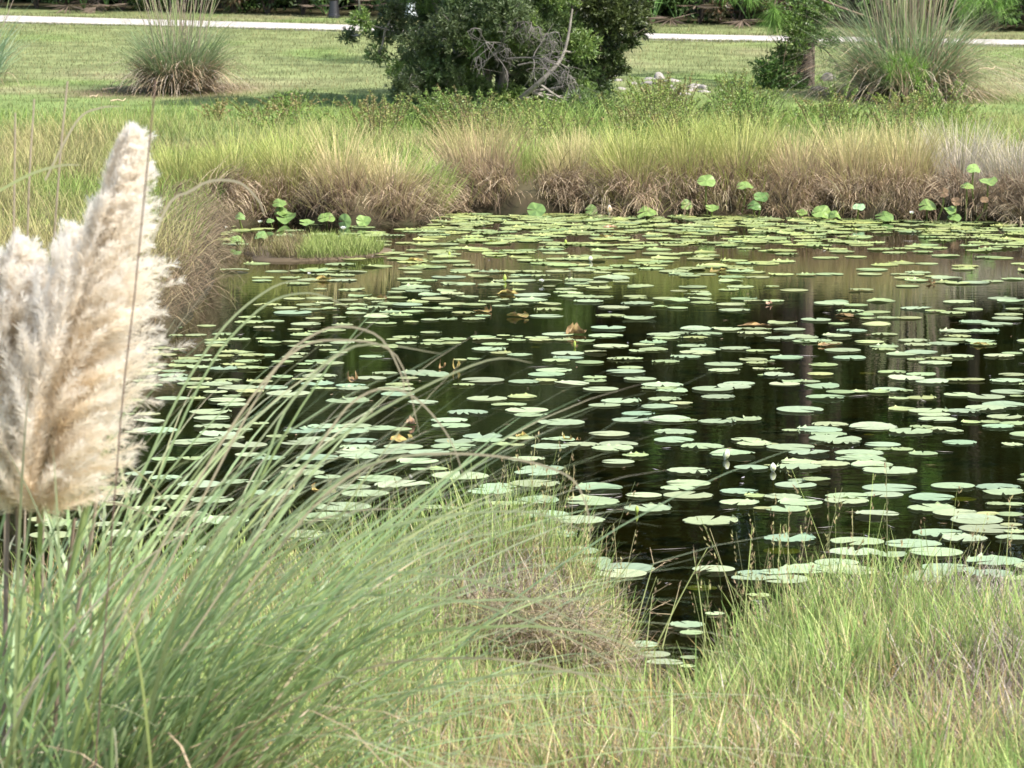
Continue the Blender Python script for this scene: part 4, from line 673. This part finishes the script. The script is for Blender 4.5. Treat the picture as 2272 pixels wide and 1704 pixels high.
# ------------------------------------------------------------------ pampas grass in the foreground
GB = [(.24, .355, .155), (.30, .42, .19), (.19, .28, .10), (.37, .46, .24), (.31, .37, .13)]; TIPC = [(.40, .34, .25), (.34, .40, .22), (.46, .39, .28), (.28, .40, .2)]; STRAW = [(.46, .38, .25), (.40, .31, .21), (.50, .43, .32), (.33, .25, .16)]
BX, BY = -.80, 5.95; gz0 = float(terrain(np.array([BX]), np.array([BY]))[()][0])
pg = thing('pampas_grass', (BX, BY, gz0), 'big pampas grass in the near left corner with arching blue-green blades and cream plumes', 'pampas grass')
n = 520; a = U(0, 6.28, n); r = .26*R.random(n)**.5
az = np.where(R.random(n) < .62, R.normal(.05, .55, n), U(0, 6.28, n)); reach = R.random(n)
b = np.stack([r*np.cos(a)+.04, r*np.sin(a), np.zeros(n)], -1)
th0 = np.clip(.10+.72*reach**1.1+R.normal(0, .07, n), .02, 1.1); th1 = th0+U(.65, 1.35, n)+.25*(R.random(n) < .2)
L = U(.80, 1.25, n)*(1+.28*reach); c0, c1 = pal(GB, n, .12), pal(TIPC, n, .12)
MB().add(blades(b, L, th0, th1, az, U(.0042, .0092, n), [c0*.42, c0*.8, c0, c0*1.05, mix(c0, c1, .5), c1], 14, k=1.5, side=az+np.pi/2+R.normal(0, .45, n), tip=.08, wpow=4.5)).build('blades', M['pampas'], pg)  # blade feet darkened in the colour to give shaded depth at the base
n = 210; a = U(0, 6.28, n); az = R.normal(.1, .9, n); b = np.stack([.25*np.cos(a), .25*np.sin(a), np.zeros(n)], -1); th0 = U(.1, 1.1, n); c1 = pal(STRAW, n)
MB().add(blades(b, U(.45, 1.1, n), th0, th0+U(.9, 2.6, n), az, U(.003, .007, n), [c1*.7, c1, c1], 10, k=1.6, side=az+np.pi/2+R.normal(0, .8, n), tip=.15, wpow=3)).build('dead_blades', M['dead'], pg)
O = np.array([BX, BY, gz0])
def stalk(pxs, r0, col, d, name='stalk', r1=None):
    pts = np.array([atd(px, py, dd) for (px, py), dd in zip(pxs, d)])-O
    return MB().add(tube(curve_pts(pts, 12), np.linspace(r0, r1 or r0*.7, 12), col, 8)).build(name, M['pampas'], pg)
n = 46; az = U(0, 6.28, n); b = np.stack([.3*np.cos(az)+R.normal(0, .12, n), .25*np.sin(az)+R.normal(0, .1, n), np.abs(R.normal(.12, .12, n))], -1); c1 = pal([(.46, .38, .29), (.52, .44, .35), (.40, .30, .2)], n); th0 = U(.2, 1.2, n)
MB().add(blades(b, U(.15, .42, n), th0, th0+U(.6, 1.8, n), R.normal(0, 1.2, n), U(.007, .014, n), [c1*.8, c1, c1], 8, side=U(0, 6.28, n), tip=.3, wpow=3)).build('dead_sheaths', M['dead'], pg)
stalk([(10, 2050), (30, 1700), (52, 1320)], .0085, (.38, .46, .20), (5.9, 5.85, 5.8)); stalk([(40, 2050), (72, 1500), (92, 1130)], .006, (.36, .46, .16), (6, 5.95, 5.9))
stalk([(70, 2050), (120, 1500), (190, 1130), (255, 940)], .0065, (.33, .42, .17), (6, 5.95, 5.9, 5.9)); stalk([(0, 2050), (10, 1500), (20, 1000)], .005, (.30, .24, .2), (6, 6, 6)); stalk([(90, 2060), (130, 1500), (165, 1150)], .0045, (.34, .26, .2), (6.1, 6.05, 6.0))
stalk([(30, 2050), (40, 1500), (38, 1120)], .0045, (.36, .28, .22), (6.05, 6, 6)); stalk([(110, 2060), (150, 1500), (205, 1180), (215, 1080)], .004, (.44, .36, .28), (6.1, 6.05, 6.0, 6))
stalk([(190, 2000), (262, 1000), (300, 640), (345, 180)], .0011, (.26, .17, .15), (5.4, 5.2, 5.1, 5.0), r1=.0011)
for pxs in ([(10, 1900), (12, 1000), (28, 620), (34, 250)], [(40, 1900), (60, 900), (62, 480), (76, 220)], [(90, 1900), (100, 900), (128, 420), (150, 180)]): stalk(pxs, .0022, (.44, .36, .28), (6.35, 6.35, 6.3, 6.3), r1=.0014)
def arch(pxs, wd, c, d0=5.7, name='blade'):
    pts = curve_pts(np.array([atd(px, py, d0) for px, py in pxs])-O, 26); m_ = len(pts); ww = wd*.58*np.clip(1.15-np.linspace(0, 1, m_)**3, .1, 1)*.5; nrm = unit(np.cross(np.gradient(pts, axis=0), [0, 1, .15])); c = np.asarray(c)
    V = np.stack([pts-nrm*ww[:, None], pts+nrm*ww[:, None]], 1).reshape(-1, 3); K = np.repeat(mix(c, np.array([.46, .40, .28]), np.linspace(0, 1, m_)[:, None]**1.5*.8), 2, 0)
    i = np.arange(m_-1)*2; return V, np.stack([i, i+1, i+3, i+2], -1), K
G1, P1 = (.27, .39, .18), (.42, .37, .25); mb = MB()
for k, (pxs, wd, c) in enumerate((([(160, 1500), (420, 1250), (700, 1010), (880, 890), (1080, 800), (1180, 805)], .007, G1), ([(300, 1500), (560, 1080), (640, 900), (780, 770), (980, 785)], .007, G1), ([(200, 1500), (480, 1000), (640, 790), (760, 755), (880, 790), (930, 960)], .0065, P1),
    ([(250, 1500), (560, 900), (700, 740), (830, 740), (890, 830), (895, 880)], .006, P1), ([(400, 1450), (700, 1000), (800, 880), (900, 870), (990, 960), (1030, 1060)], .0065, P1), ([(300, 1600), (620, 1200), (760, 1060), (880, 1015), (980, 1010)], .006, G1), ([(480, 1400), (700, 1120), (860, 1020), (1080, 1010), (1250, 1050), (1300, 1120), (1310, 1200)], .007, P1),
    ([(500, 1500), (700, 1250), (900, 1160), (1160, 1135), (1300, 1180)], .007, G1), ([(420, 1660), (800, 1440), (1100, 1390), (1330, 1410), (1460, 1470)], .008, (.28, .42, .15)), ([(420, 1700), (760, 1500), (1050, 1460), (1300, 1500), (1400, 1580)], .007, P1), ([(560, 1680), (900, 1540), (1200, 1490), (1440, 1510)], .008, G1),
    ([(380, 1500), (700, 1340), (1000, 1330), (1250, 1410), (1400, 1500)], .007, G1), ([(440, 1560), (760, 1300), (1000, 1280), (1200, 1340), (1370, 1440)], .007, G1), ([(600, 1560), (900, 1360), (1160, 1330), (1350, 1330)], .007, (.28, .42, .17)), ([(0, 1085), (150, 1100), (300, 1130), (420, 1200)], .007, P1), ([(-40, 960), (80, 950), (200, 985), (320, 1060), (420, 1180)], .006, (.40, .42, .16)),
    ([(-40, 1270), (200, 1440), (330, 1540), (420, 1620)], .007, G1), ([(180, 1500), (420, 900), (560, 700), (680, 650), (790, 690)], .0065, G1), ([(150, 1500), (330, 1020), (470, 760), (600, 640), (700, 620)], .007, G1), ([(240, 1600), (540, 1240), (760, 1140), (960, 1130)], .006, P1),
    ([(120, 1400), (330, 560), (430, 420), (520, 402), (570, 440), (588, 480)], .008, P1), ([(-30, 440), (60, 390), (130, 368), (180, 366)], .008, (.40, .46, .2)), ([(100, 400), (170, 270), (220, 240), (270, 236)], .006, P1), ([(-20, 1730), (200, 1640), (430, 1690)], .008, P1))): mb.add(arch(pxs, wd, c, 5.6+.03*k))
mb.build('arching_blades', M['pampas'], pg)
# --- plumes
def plume(name, axis, dist, nbr, spread, rmax, tone):
    ax = curve_pts(np.array([atd(px, py, dist) for px, py in axis])-O, 40); cum = np.linspace(0, 1, 40); tn = unit(np.gradient(ax, axis=0))
    mb = MB(); mb.add(tube(ax, np.linspace(.004, .001, 40), (.55, .46, .3), 6))
    P, D, Lh, K = [], [], [], []
    for q in range(nbr):
        t = R.uniform(.0, .97)**.9; p = np.array([np.interp(t, cum, ax[:, j]) for j in range(3)]); d0 = unit(np.array([np.interp(t, cum, tn[:, j]) for j in range(3)]))
        out = unit(np.cross(d0, rdir(1)[0])); env = (.6+.4*min(1, t/.2))*(1.22-.98*t**1.2); bl = rmax*R.uniform(.75, 1.25)*env*1.35*(1.22 if R.random() < .12 else 1); ang = (spread*(1-.62*t)+.42*(1-t))*R.uniform(.45, 1.2)
        m_ = 8; pts = [p]; dd = unit(d0*math.cos(ang)+out*math.sin(ang))
        for i in range(m_): dd = unit(dd+np.array([.045, 0, -.05])+R.normal(0, .03, 3)); pts.append(pts[-1]+dd*bl/m_)
        pts = np.array(pts); nh = 230; tt = R.uniform(.12, 1, nh); i0 = np.minimum((tt*m_).astype(int), m_-1); f = (tt*m_-i0)[:, None]; hp = pts[i0]*(1-f)+pts[i0+1]*f; hd = unit(unit(pts[i0+1]-pts[i0])*1.05+rdir(nh)*.8+[0, 0, -.03])
        inner = np.clip(1-tt, 0, 1)[:, None]*.75+.25*(1-t)**2; c = mix(np.array([.95, .91, .84]), np.array([.86, .71, .50]), np.clip(inner*tone*R.uniform(.4, 1.5), 0, .95))
        P.append(hp); D.append(hd); Lh.append(U(.014, .034, nh)*(1.1-.45*tt)*(1.08-.55*t**2)); K.append(np.broadcast_to(c, (nh, 3))*R.uniform(.93, 1.05))
    P, D, Lh, K = map(np.concatenate, (P, D, Lh, K)); mb.add(leaves(P, D, Lh, R.uniform(.0007, .0011), K, .2)); return mb.build(name, M['plume'], pg)
plume('plume', [(85, 1160), (105, 1000), (150, 800), (200, 610), (240, 450), (266, 335)], 5.8, 600, .36, .128, .9)
plume('plume', [(45, 1150), (36, 980), (24, 830), (22, 700), (26, 590)], 5.95, 600, .42, .125, .9)
plume('plume', [(80, 1130), (85, 980), (120, 800), (138, 650), (148, 560)], 6.0, 520, .42, .115, .9)
# ------------------------------------------------------------------ pampas clumps on the lawn
def clump(px, py, dist_add, label, n, Lr, spread, stalks, sh, cols, seed_dead=.35, rad=.3, cr_=False, dl=(.25, .6)):
    g = ong(px, py); t = thing('pampas_clump', g, label, 'pampas grass', 'pampas clumps on the far lawn')
    a = U(0, 6.28, n); r = rad*R.random(n)**.5; reach = R.random(n); b = np.stack([r*np.cos(a), r*np.sin(a), np.zeros(n)], -1); az = a+R.normal(0, .6, n)
    th0 = np.clip(.08+spread*reach, 0, 1.3); c0 = pal(cols, n); c1 = pal([(.42, .42, .24), (.30, .38, .2), (.40, .32, .22)], n)
    MB().add(blades(b, U(*Lr, n)*(1-.15*reach), th0, th0+U(.4, 1.3, n), az, U(.007, .012, n), [c0*.7, c0, mix(c0, c1, .5)], 6, tip=.1)).build('blades', M['pampas'], t)
    m_ = int(n*seed_dead); a = U(0, 6.28, m_); r = (rad+.12)*R.random(m_)**.5; az = a+R.normal(0, .8, m_); c = pal([(.36, .27, .17), (.5, .41, .27), (.26, .19, .13), (.44, .38, .32)], m_, .2); th0 = U(.3, 1.3, m_)
    MB().add(blades(np.stack([r*np.cos(a), r*np.sin(a), U(0, .25, m_)], -1), U(*dl, m_)*(rad/.3)**.5, th0, th0+U(.8, 2.0, m_), az, U(.007, .014, m_), [c*.8, c, c], 5, tip=.3)).build('dead_blades', M['dead'], t)
    for q in range(stalks):
        a = R.uniform(0, 6.28); r = rad*(.75 if cr_ else .9)*R.random()**.5; lean = R.normal(0, .05 if cr_ else .15); Ls = R.uniform(*sh); c = np.asarray([(.46, .38, .28), (.40, .36, .24), (.38, .30, .25), (.36, .42, .2)][R.integers(0, 4)])*R.uniform(.8, 1.2)
        MB().add(tube(curve_pts([(r*math.cos(a), r*math.sin(a), 0), (r*math.cos(a)*1.3+lean*Ls*.4, r*math.sin(a)*1.2, Ls*.5), (r*math.cos(a)*1.8+lean*Ls, r*math.sin(a)*1.5, Ls)], 6), np.linspace(.0075, .005, 6)*(1 if cr_ else .7), c, 5)).build('stalk', M['pampas'], t)
clump(396, 206, 0, 'pampas clump with many bare upright stalks alone on the left lawn', 1300, (.55, 1.3), .55, 64, (1.0, 2.1), [(.16, .25, .10), (.22, .30, .14), (.12, .2, .07), (.30, .36, .2)], 1.1, .30, False, (.3, .8))
clump(2015, 218, 0, 'tall dense pampas clump with pale arching blades right of the pine trunk', 1700, (.8, 1.75), 1.0, 150, (.9, 2.6), [(.15, .25, .10), (.24, .34, .16), (.10, .18, .07), (.34, .42, .23)], .8, .42, True, (.4, 1.3))
clump(-70, 190, 0, 'pampas clump at the left edge of the lawn, only its blade tips in view', 320, (.8, 1.3), .7, 14, (1.2, 2.2), [(.18, .30, .16), (.24, .34, .2)], .3, .35)
# ------------------------------------------------------------------ trees and bushes of the far bank
def sprays(mb, c, r, n, cols, L=.058, w=.017, per=10, droop=0., flat=.85):
    d = rdir(n); rad = r*R.random((n, 1))**.5*1.12; p = np.asarray(c)+d*rad*[1, 1, flat]; out = unit(d+rdir(n)*.5+[0, 0, .25-droop])
    pp = np.repeat(p, per, 0)+np.repeat(out, per, 0)*U(-.05, .03, n*per)[:, None]; dd = unit(np.repeat(out, per, 0)*.75+rdir(n*per)*.8); cc = np.repeat(pal(cols, n, .22), per, 0)*(1+R.normal(0, .1, (n*per, 1)))
    mb.add(leaves(pp, dd, U(.7, 1.25, n*per)*L, U(.8, 1.2, n*per)*w, np.clip(cc, .004, .9), .15))
def tree(name, px, py, dist, label, lobes, cols, stems, L=.058, w=.017, dens=150, bark=(.20, .18, .16), per=10):
    base = atd(px, py, dist); base[2] = float(terrain(base[:1], base[1:2], np.array([9.]))[0]); t = thing(name, base, label, 'tree'); tr = MB(); cr = MB(); ends = []
    for pxs, r0, r1 in stems:
        pts = np.array([atd(a, b, dist+dz) for a, b, dz in pxs])-base; pts[0, 2] = -.05; pts = curve_pts(pts, 14); tr.add(tube(pts, np.linspace(r0, r1, 14), bark, 8)); ends.append(pts)
    allp = np.concatenate(ends)
    for lx, ly, lr in lobes:
        dz = R.uniform(-.9, .9)*min(1, lr/50+.2); c = atd(lx, ly, dist+dz)-base; r = lr*dist/F
        s = allp[np.argmin(np.linalg.norm(allp-c, axis=1)+.4*np.abs(allp[:, 2]-c[2]+.3))]; pts = curve_pts([s, mix(s, c, .55)+[0, 0, -.05], c], 7); tr.add(tube(pts, np.linspace(.016, .004, 7), bark, 5))
        for q in range(5): e = c+rdir(1)[0]*r*.9; tr.add(tube(curve_pts([pts[R.integers(3, 7)], mix(c, e, .5)+R.normal(0, .03, 3), e], 5), np.linspace(.006, .002, 5), bark, 4))
        tone = np.asarray(cols[R.integers(0, len(cols))])*R.uniform(.75, 1.3); sprays(cr, c, r, max(14, int(dens*(lr/50)**2)), tone, L, w, per)
    tr.build('trunk', M['bark'], t); cr.build('crown', M['leaf'], t); return t, base
WM = [[(.10, .155, .05), (.14, .20, .065)], [(.075, .12, .045), (.10, .15, .05)], [(.12, .19, .05), (.17, .24, .06)], [(.07, .10, .042), (.095, .125, .05)]]
t, wb = tree('wax_myrtle', 1095, 226, 40.6, 'big multi-stemmed wax myrtle with grey dead twigs at its heart, centre of the far bank',
  [(800, 42, 26), (776, 78, 20), (845, 70, 34), (900, 128, 26), (885, 160, 24), (925, 95, 40), (950, 40, 50), (1000, 65, 52), (945, 178, 32), (985, 190, 34), (870, 20, 30), (1060, 80, 48), (1120, 35, 60), (1175, 85, 58), (1230, 55, 62), (1215, 125, 55), (1270, 145, 48), (1255, 185, 42), (1195, 190, 38), (1290, 100, 40), (1130, 190, 24), (1020, 130, 28), (1165, 150, 36), (1235, 215, 34), (1290, 205, 30), (975, 140, 38), (920, 205, 28), (960, 225, 30), (1010, 215, 26), (1290, 60, 40), (1310, 165, 30), (1090, 215, 24), (1150, 218, 30), (1190, 228, 30), (1060, 228, 22), (900, 170, 24), (1075, 120, 26), (1035, 75, 34), (1280, 225, 26), (930, 230, 40), (985, 245, 40), (900, 190, 36), (950, 150, 44), (1000, 190, 46), (1060, 225, 44), (1120, 225, 46), (1180, 215, 44), (1240, 225, 44), (1300, 235, 38), (1090, 110, 50), (1150, 60, 50), (1020, 30, 50), (1270, 110, 46), (1200, 30, 50), (1100, 20, 50), (1040, 165, 36), (1180, 165, 40), (960, 95, 40), (890, 60, 36), (1040, 250, 30), (1095, 248, 26), (1150, 250, 30), (1210, 252, 32), (1265, 248, 34), (1315, 235, 30), (1340, 200, 26), (890, 210, 22), (840, 120, 24), (1110, 150, 30), (1060, 190, 30), (1000, 165, 30),
   (1100, -50, 80), (960, -40, 75), (1220, -45, 85), (1000, -140, 95), (1180, -150, 100), (1090, -240, 105), (960, -240, 80), (1270, -150, 70), (860, -60, 60), (790, -120, 70), (740, -220, 80), (850, -280, 90), (1060, -330, 90), (1200, -300, 80)], WM,
  [([(1085, 226, 0), (1075, 130, .1), (1040, 40, .2), (1010, -120, .2)], .06, .02), ([(1100, 226, .1), (1130, 120, -.1), (1170, 20, -.2), (1200, -160, 0)], .055, .02), ([(1070, 228, -.1), (1000, 150, -.3), (930, 90, -.3), (800, 50, -.4)], .035, .006), ([(1030, 230, .2), (1010, 110, .4), (960, 0, .4), (940, -100, .3)], .04, .012),
   ([(1120, 228, -.2), (1200, 180, -.5), (1250, 120, -.5), (1270, 20, -.4)], .035, .01), ([(1105, 226, .2), (1110, 60, .3), (1100, -100, .3), (1090, -260, .3)], .05, .015)], dens=300, L=.05, w=.014)
mb = MB()
for px, py, dx, dzz, L in ((1070, 150, .5, .5, .5), (1130, 130, .8, .35, .55), (1150, 100, .4, .5, .35), (1150, 145, .6, .1, .35)):
    p = atd(px, py, 39.9+R.uniform(-.3, .2))-wb; e = twig(mb, p, unit(np.array([dx, -.45, dzz])), L, .012, 2, (.14, .125, .115), .75, (3, 6), .05)
    for q in e[:5]:
        for k in range(7): mb.add(tube(curve_pts([q, q+unit(np.array([R.normal(0, .6), R.normal(0, .3), -.5]))*R.uniform(.05, .12), q+np.array([R.normal(0, .12), R.normal(0, .06), -R.uniform(.12, .26)])], 4), [.0035, .0025, .0015, .001], np.array([.16, .145, .135])*R.uniform(.7, 1.2), 4))
mb.build('dead_twigs', M['twig'], t)
tree('holly_tree', 1318, 212, 41.4, 'dark-leaved tree with a slim dark trunk at the right side of the wax myrtle',
  [(1372, 35, 50), (1345, 80, 40), (1395, 5, 46), (1420, 62, 22), (1400, 92, 18), (1352, 120, 32), (1375, 150, 20), (1320, 20, 36), (1340, 165, 22), (1408, 30, 34), (1330, 190, 20), (1390, -70, 70), (1330, -80, 70), (1440, -120, 60), (1360, -190, 80), (1420, -230, 70), (1340, -300, 70)], [[(.035, .055, .018), (.05, .07, .02)], [(.045, .06, .02), (.065, .085, .025)]],
  [([(1312, 212, 0), (1318, 120, 0), (1322, 30, 0), (1345, -150, 0), (1370, -320, 0)], .07, .02), ([(1322, 60, 0), (1370, 30, -.1), (1410, 20, -.1)], .025, .006)], L=.062, w=.022, dens=230, bark=(.06, .05, .04))
# --- pine
def needles(mb, c, d, n, L, w, cols):
    k = unit(np.asarray(d)*.45+rdir(n)*.8+[0, 0, -.12]); mb.add(blades(np.asarray(c)+rdir(n)*.012, U(.8, 1.1, n)*L, np.arccos(np.clip(k[:, 2], -1, 1)), np.minimum(3.1, np.arccos(np.clip(k[:, 2], -1, 1))+U(.05, .5, n)), np.arctan2(k[:, 1], k[:, 0]), w, [pal(cols, n, .15)]*2, 3, tip=.4))
PN = [(.17, .32, .06), (.24, .40, .09), (.12, .24, .05)]; PB = [(.30, .19, .09), (.24, .2, .08)]; PD = 43.4
base = atd(1785, 205, PD); base[2] = float(terrain(base[:1], base[1:2], np.array([9.]))[0]); pt = thing('pine_tree', base, 'pine with a dark straight trunk and long bright needle tufts hanging into the top right', 'tree')
tp = [(0, 0, -.1), (.02, 0, .5), (.05, 0, 2), (.02, 0, 5), (.1, 0, 9)]; tb = MB().add(tube(curve_pts(tp, 16), np.linspace(.125, .03, 16), (.085, .065, .055), 12)); nb = MB()
def bough(pxs, tufts, cols=PN, L=.21, d=PD-.5, r=.014, n=90):
    pts = curve_pts(np.array([atd(a, b, d) for a, b in pxs])-base, 14); MB().add(tube(pts, np.linspace(r, r*.4, 14), (.17, .12, .095), 6)).build('bough', M['bark'], pt)
    for f in tufts:
        p = pts[int(f*13)]; q = pts[max(0, int(f*13)-1)]; needles(nb, p, unit(p-q), n, L, .0045, cols)
bough([(1790, -120), (1740, -60), (1722, -5), (1717, 30)], (.9, 1.), L=.30, n=260); bough([(1770, -160), (1690, -80), (1640, -35), (1610, -20)], (.6, .8, 1.)); bough([(1720, -60), (1680, -40), (1662, -12)], (.9, 1.)); bough([(1800, -10), (1870, 18), (1950, 44), (1985, 40), (2020, 5)], (.95, 1.), PB, .16)
bough([(1900, -60), (1960, 5), (2010, 16), (2060, 2), (2100, -30)], (.45, .6, .75), PB, .16); bough([(1850, -150), (2000, -80), (2100, -30), (2165, -5)], (.6, .7, .8, .9, 1.), L=.24, n=120); bough([(2000, -110), (2120, -50), (2215, 5)], (.7, .85, 1.), L=.24, n=120); bough([(2020, -90), (2100, -20), (2140, 15)], (.8, 1.), L=.22, n=110)
bough([(2080, -80), (2190, -40), (2240, -20)], (.8, 1.), L=.22); bough([(1790, 90), (1830, 110), (1862, 150), (1880, 190)], (.3, .5, .65, .8, 1.), [(.10, .2, .06), (.16, .26, .09)], .2, n=60, r=.01)
for q in range(46):
    z = R.uniform(3, 9.2); a = R.uniform(0, 6.28); ln = R.uniform(.7, 2.2)*(1.1-.08*z); e = np.array([math.cos(a)*ln, math.sin(a)*ln, z+R.uniform(-.2, .5)]); s = np.array([.03, 0, z-.3]); pts = curve_pts([s, mix(s, e, .5)+[0, 0, .1], e], 6); MB().add(tube(pts, np.linspace(.02, .006, 6), (.16, .12, .1), 5)).build('bough', M['bark'], pt)
    for k in range(4): needles(nb, pts[R.integers(3, 6)]+R.normal(0, .1, 3), unit(e-s), 60, .22, .007, PN)
tb.build('trunk', M['bark'], pt); nb.build('needles', M['needle'], pt)
# --- vine and bush on the pine foot
vb = MB(); v0 = atd(1745, 205, PD-.4); v0[2] = base[2]; vt = thing('climbing_vine', v0, 'leafy green vine bush climbing the left side of the pine trunk', 'vine')
for q in range(26):
    e = atd(R.uniform(1690, 1800), R.uniform(20, 180), PD-.4+R.uniform(-.2, .2))-v0; vb.add(tube(curve_pts([(R.normal(0, .08), 0, -.02), e*.5+R.normal(0, .07, 3), e], 7), np.linspace(.006, .002, 7), (.2, .15, .1), 4))
vb.build('stems', M['twig'], vt); vf = MB()
for lx, ly, lr in ((1770, 20, 32), (1830, 20, 26), (1750, 50, 26), (1815, 55, 26), (1840, 90, 20), (1690, 150, 20), (1700, 205, 26), (1790, 45, 30), (1690, 215, 24), (1730, 160, 28), (1765, 70, 24), (1800, 75, 20), (1772, 100, 24), (1735, 115, 22), (1722, 145, 24), (1712, 175, 22), (1745, 180, 26), (1738, 205, 24), (1775, 195, 18), (1760, 130, 16), (1810, 10, 22), (1700, 195, 20), (1770, -20, 26)):
    sprays(vf, atd(lx, ly, PD-.4+R.uniform(-.15, .2))-v0, lr*1.2*PD/F, 60, [[(.07, .14, .03), (.10, .18, .04)], [(.13, .21, .04), (.09, .15, .035)]][R.integers(0, 2)], .045, .02, 8)
vf.build('foliage', M['leaf'], vt)
# --- pine seedling in front of the tall pampas clump
g = ong(2015, 222, 30, 60); g = atd(2010, 200, 40.6); g[2] = float(terrain(g[:1], g[1:2], np.array([9.]))[0]); st = thing('pine_seedling', g, 'bright green pine seedling with soft long needles in front of the tall pampas clump', 'young tree'); sb = MB(); sn = MB()
for px, py in ((1985, 135), (2020, 150), (1975, 160), (2050, 155), (2000, 175), (2035, 180), (2010, 140)):
    e = atd(px, py, 40.5+R.uniform(-.15, .15))-g; sb.add(tube(curve_pts([(0, 0, -.02), e*[.4, .4, .6], e], 7), np.linspace(.012, .005, 7), (.2, .15, .1), 6)); needles(sn, e, unit(e+[0, 0, .3]), 110, .2, .0035, [(.20, .33, .06), (.15, .27, .05)])
sb.build('stem', M['bark'], st); sn.build('needles', M['needle'], st)
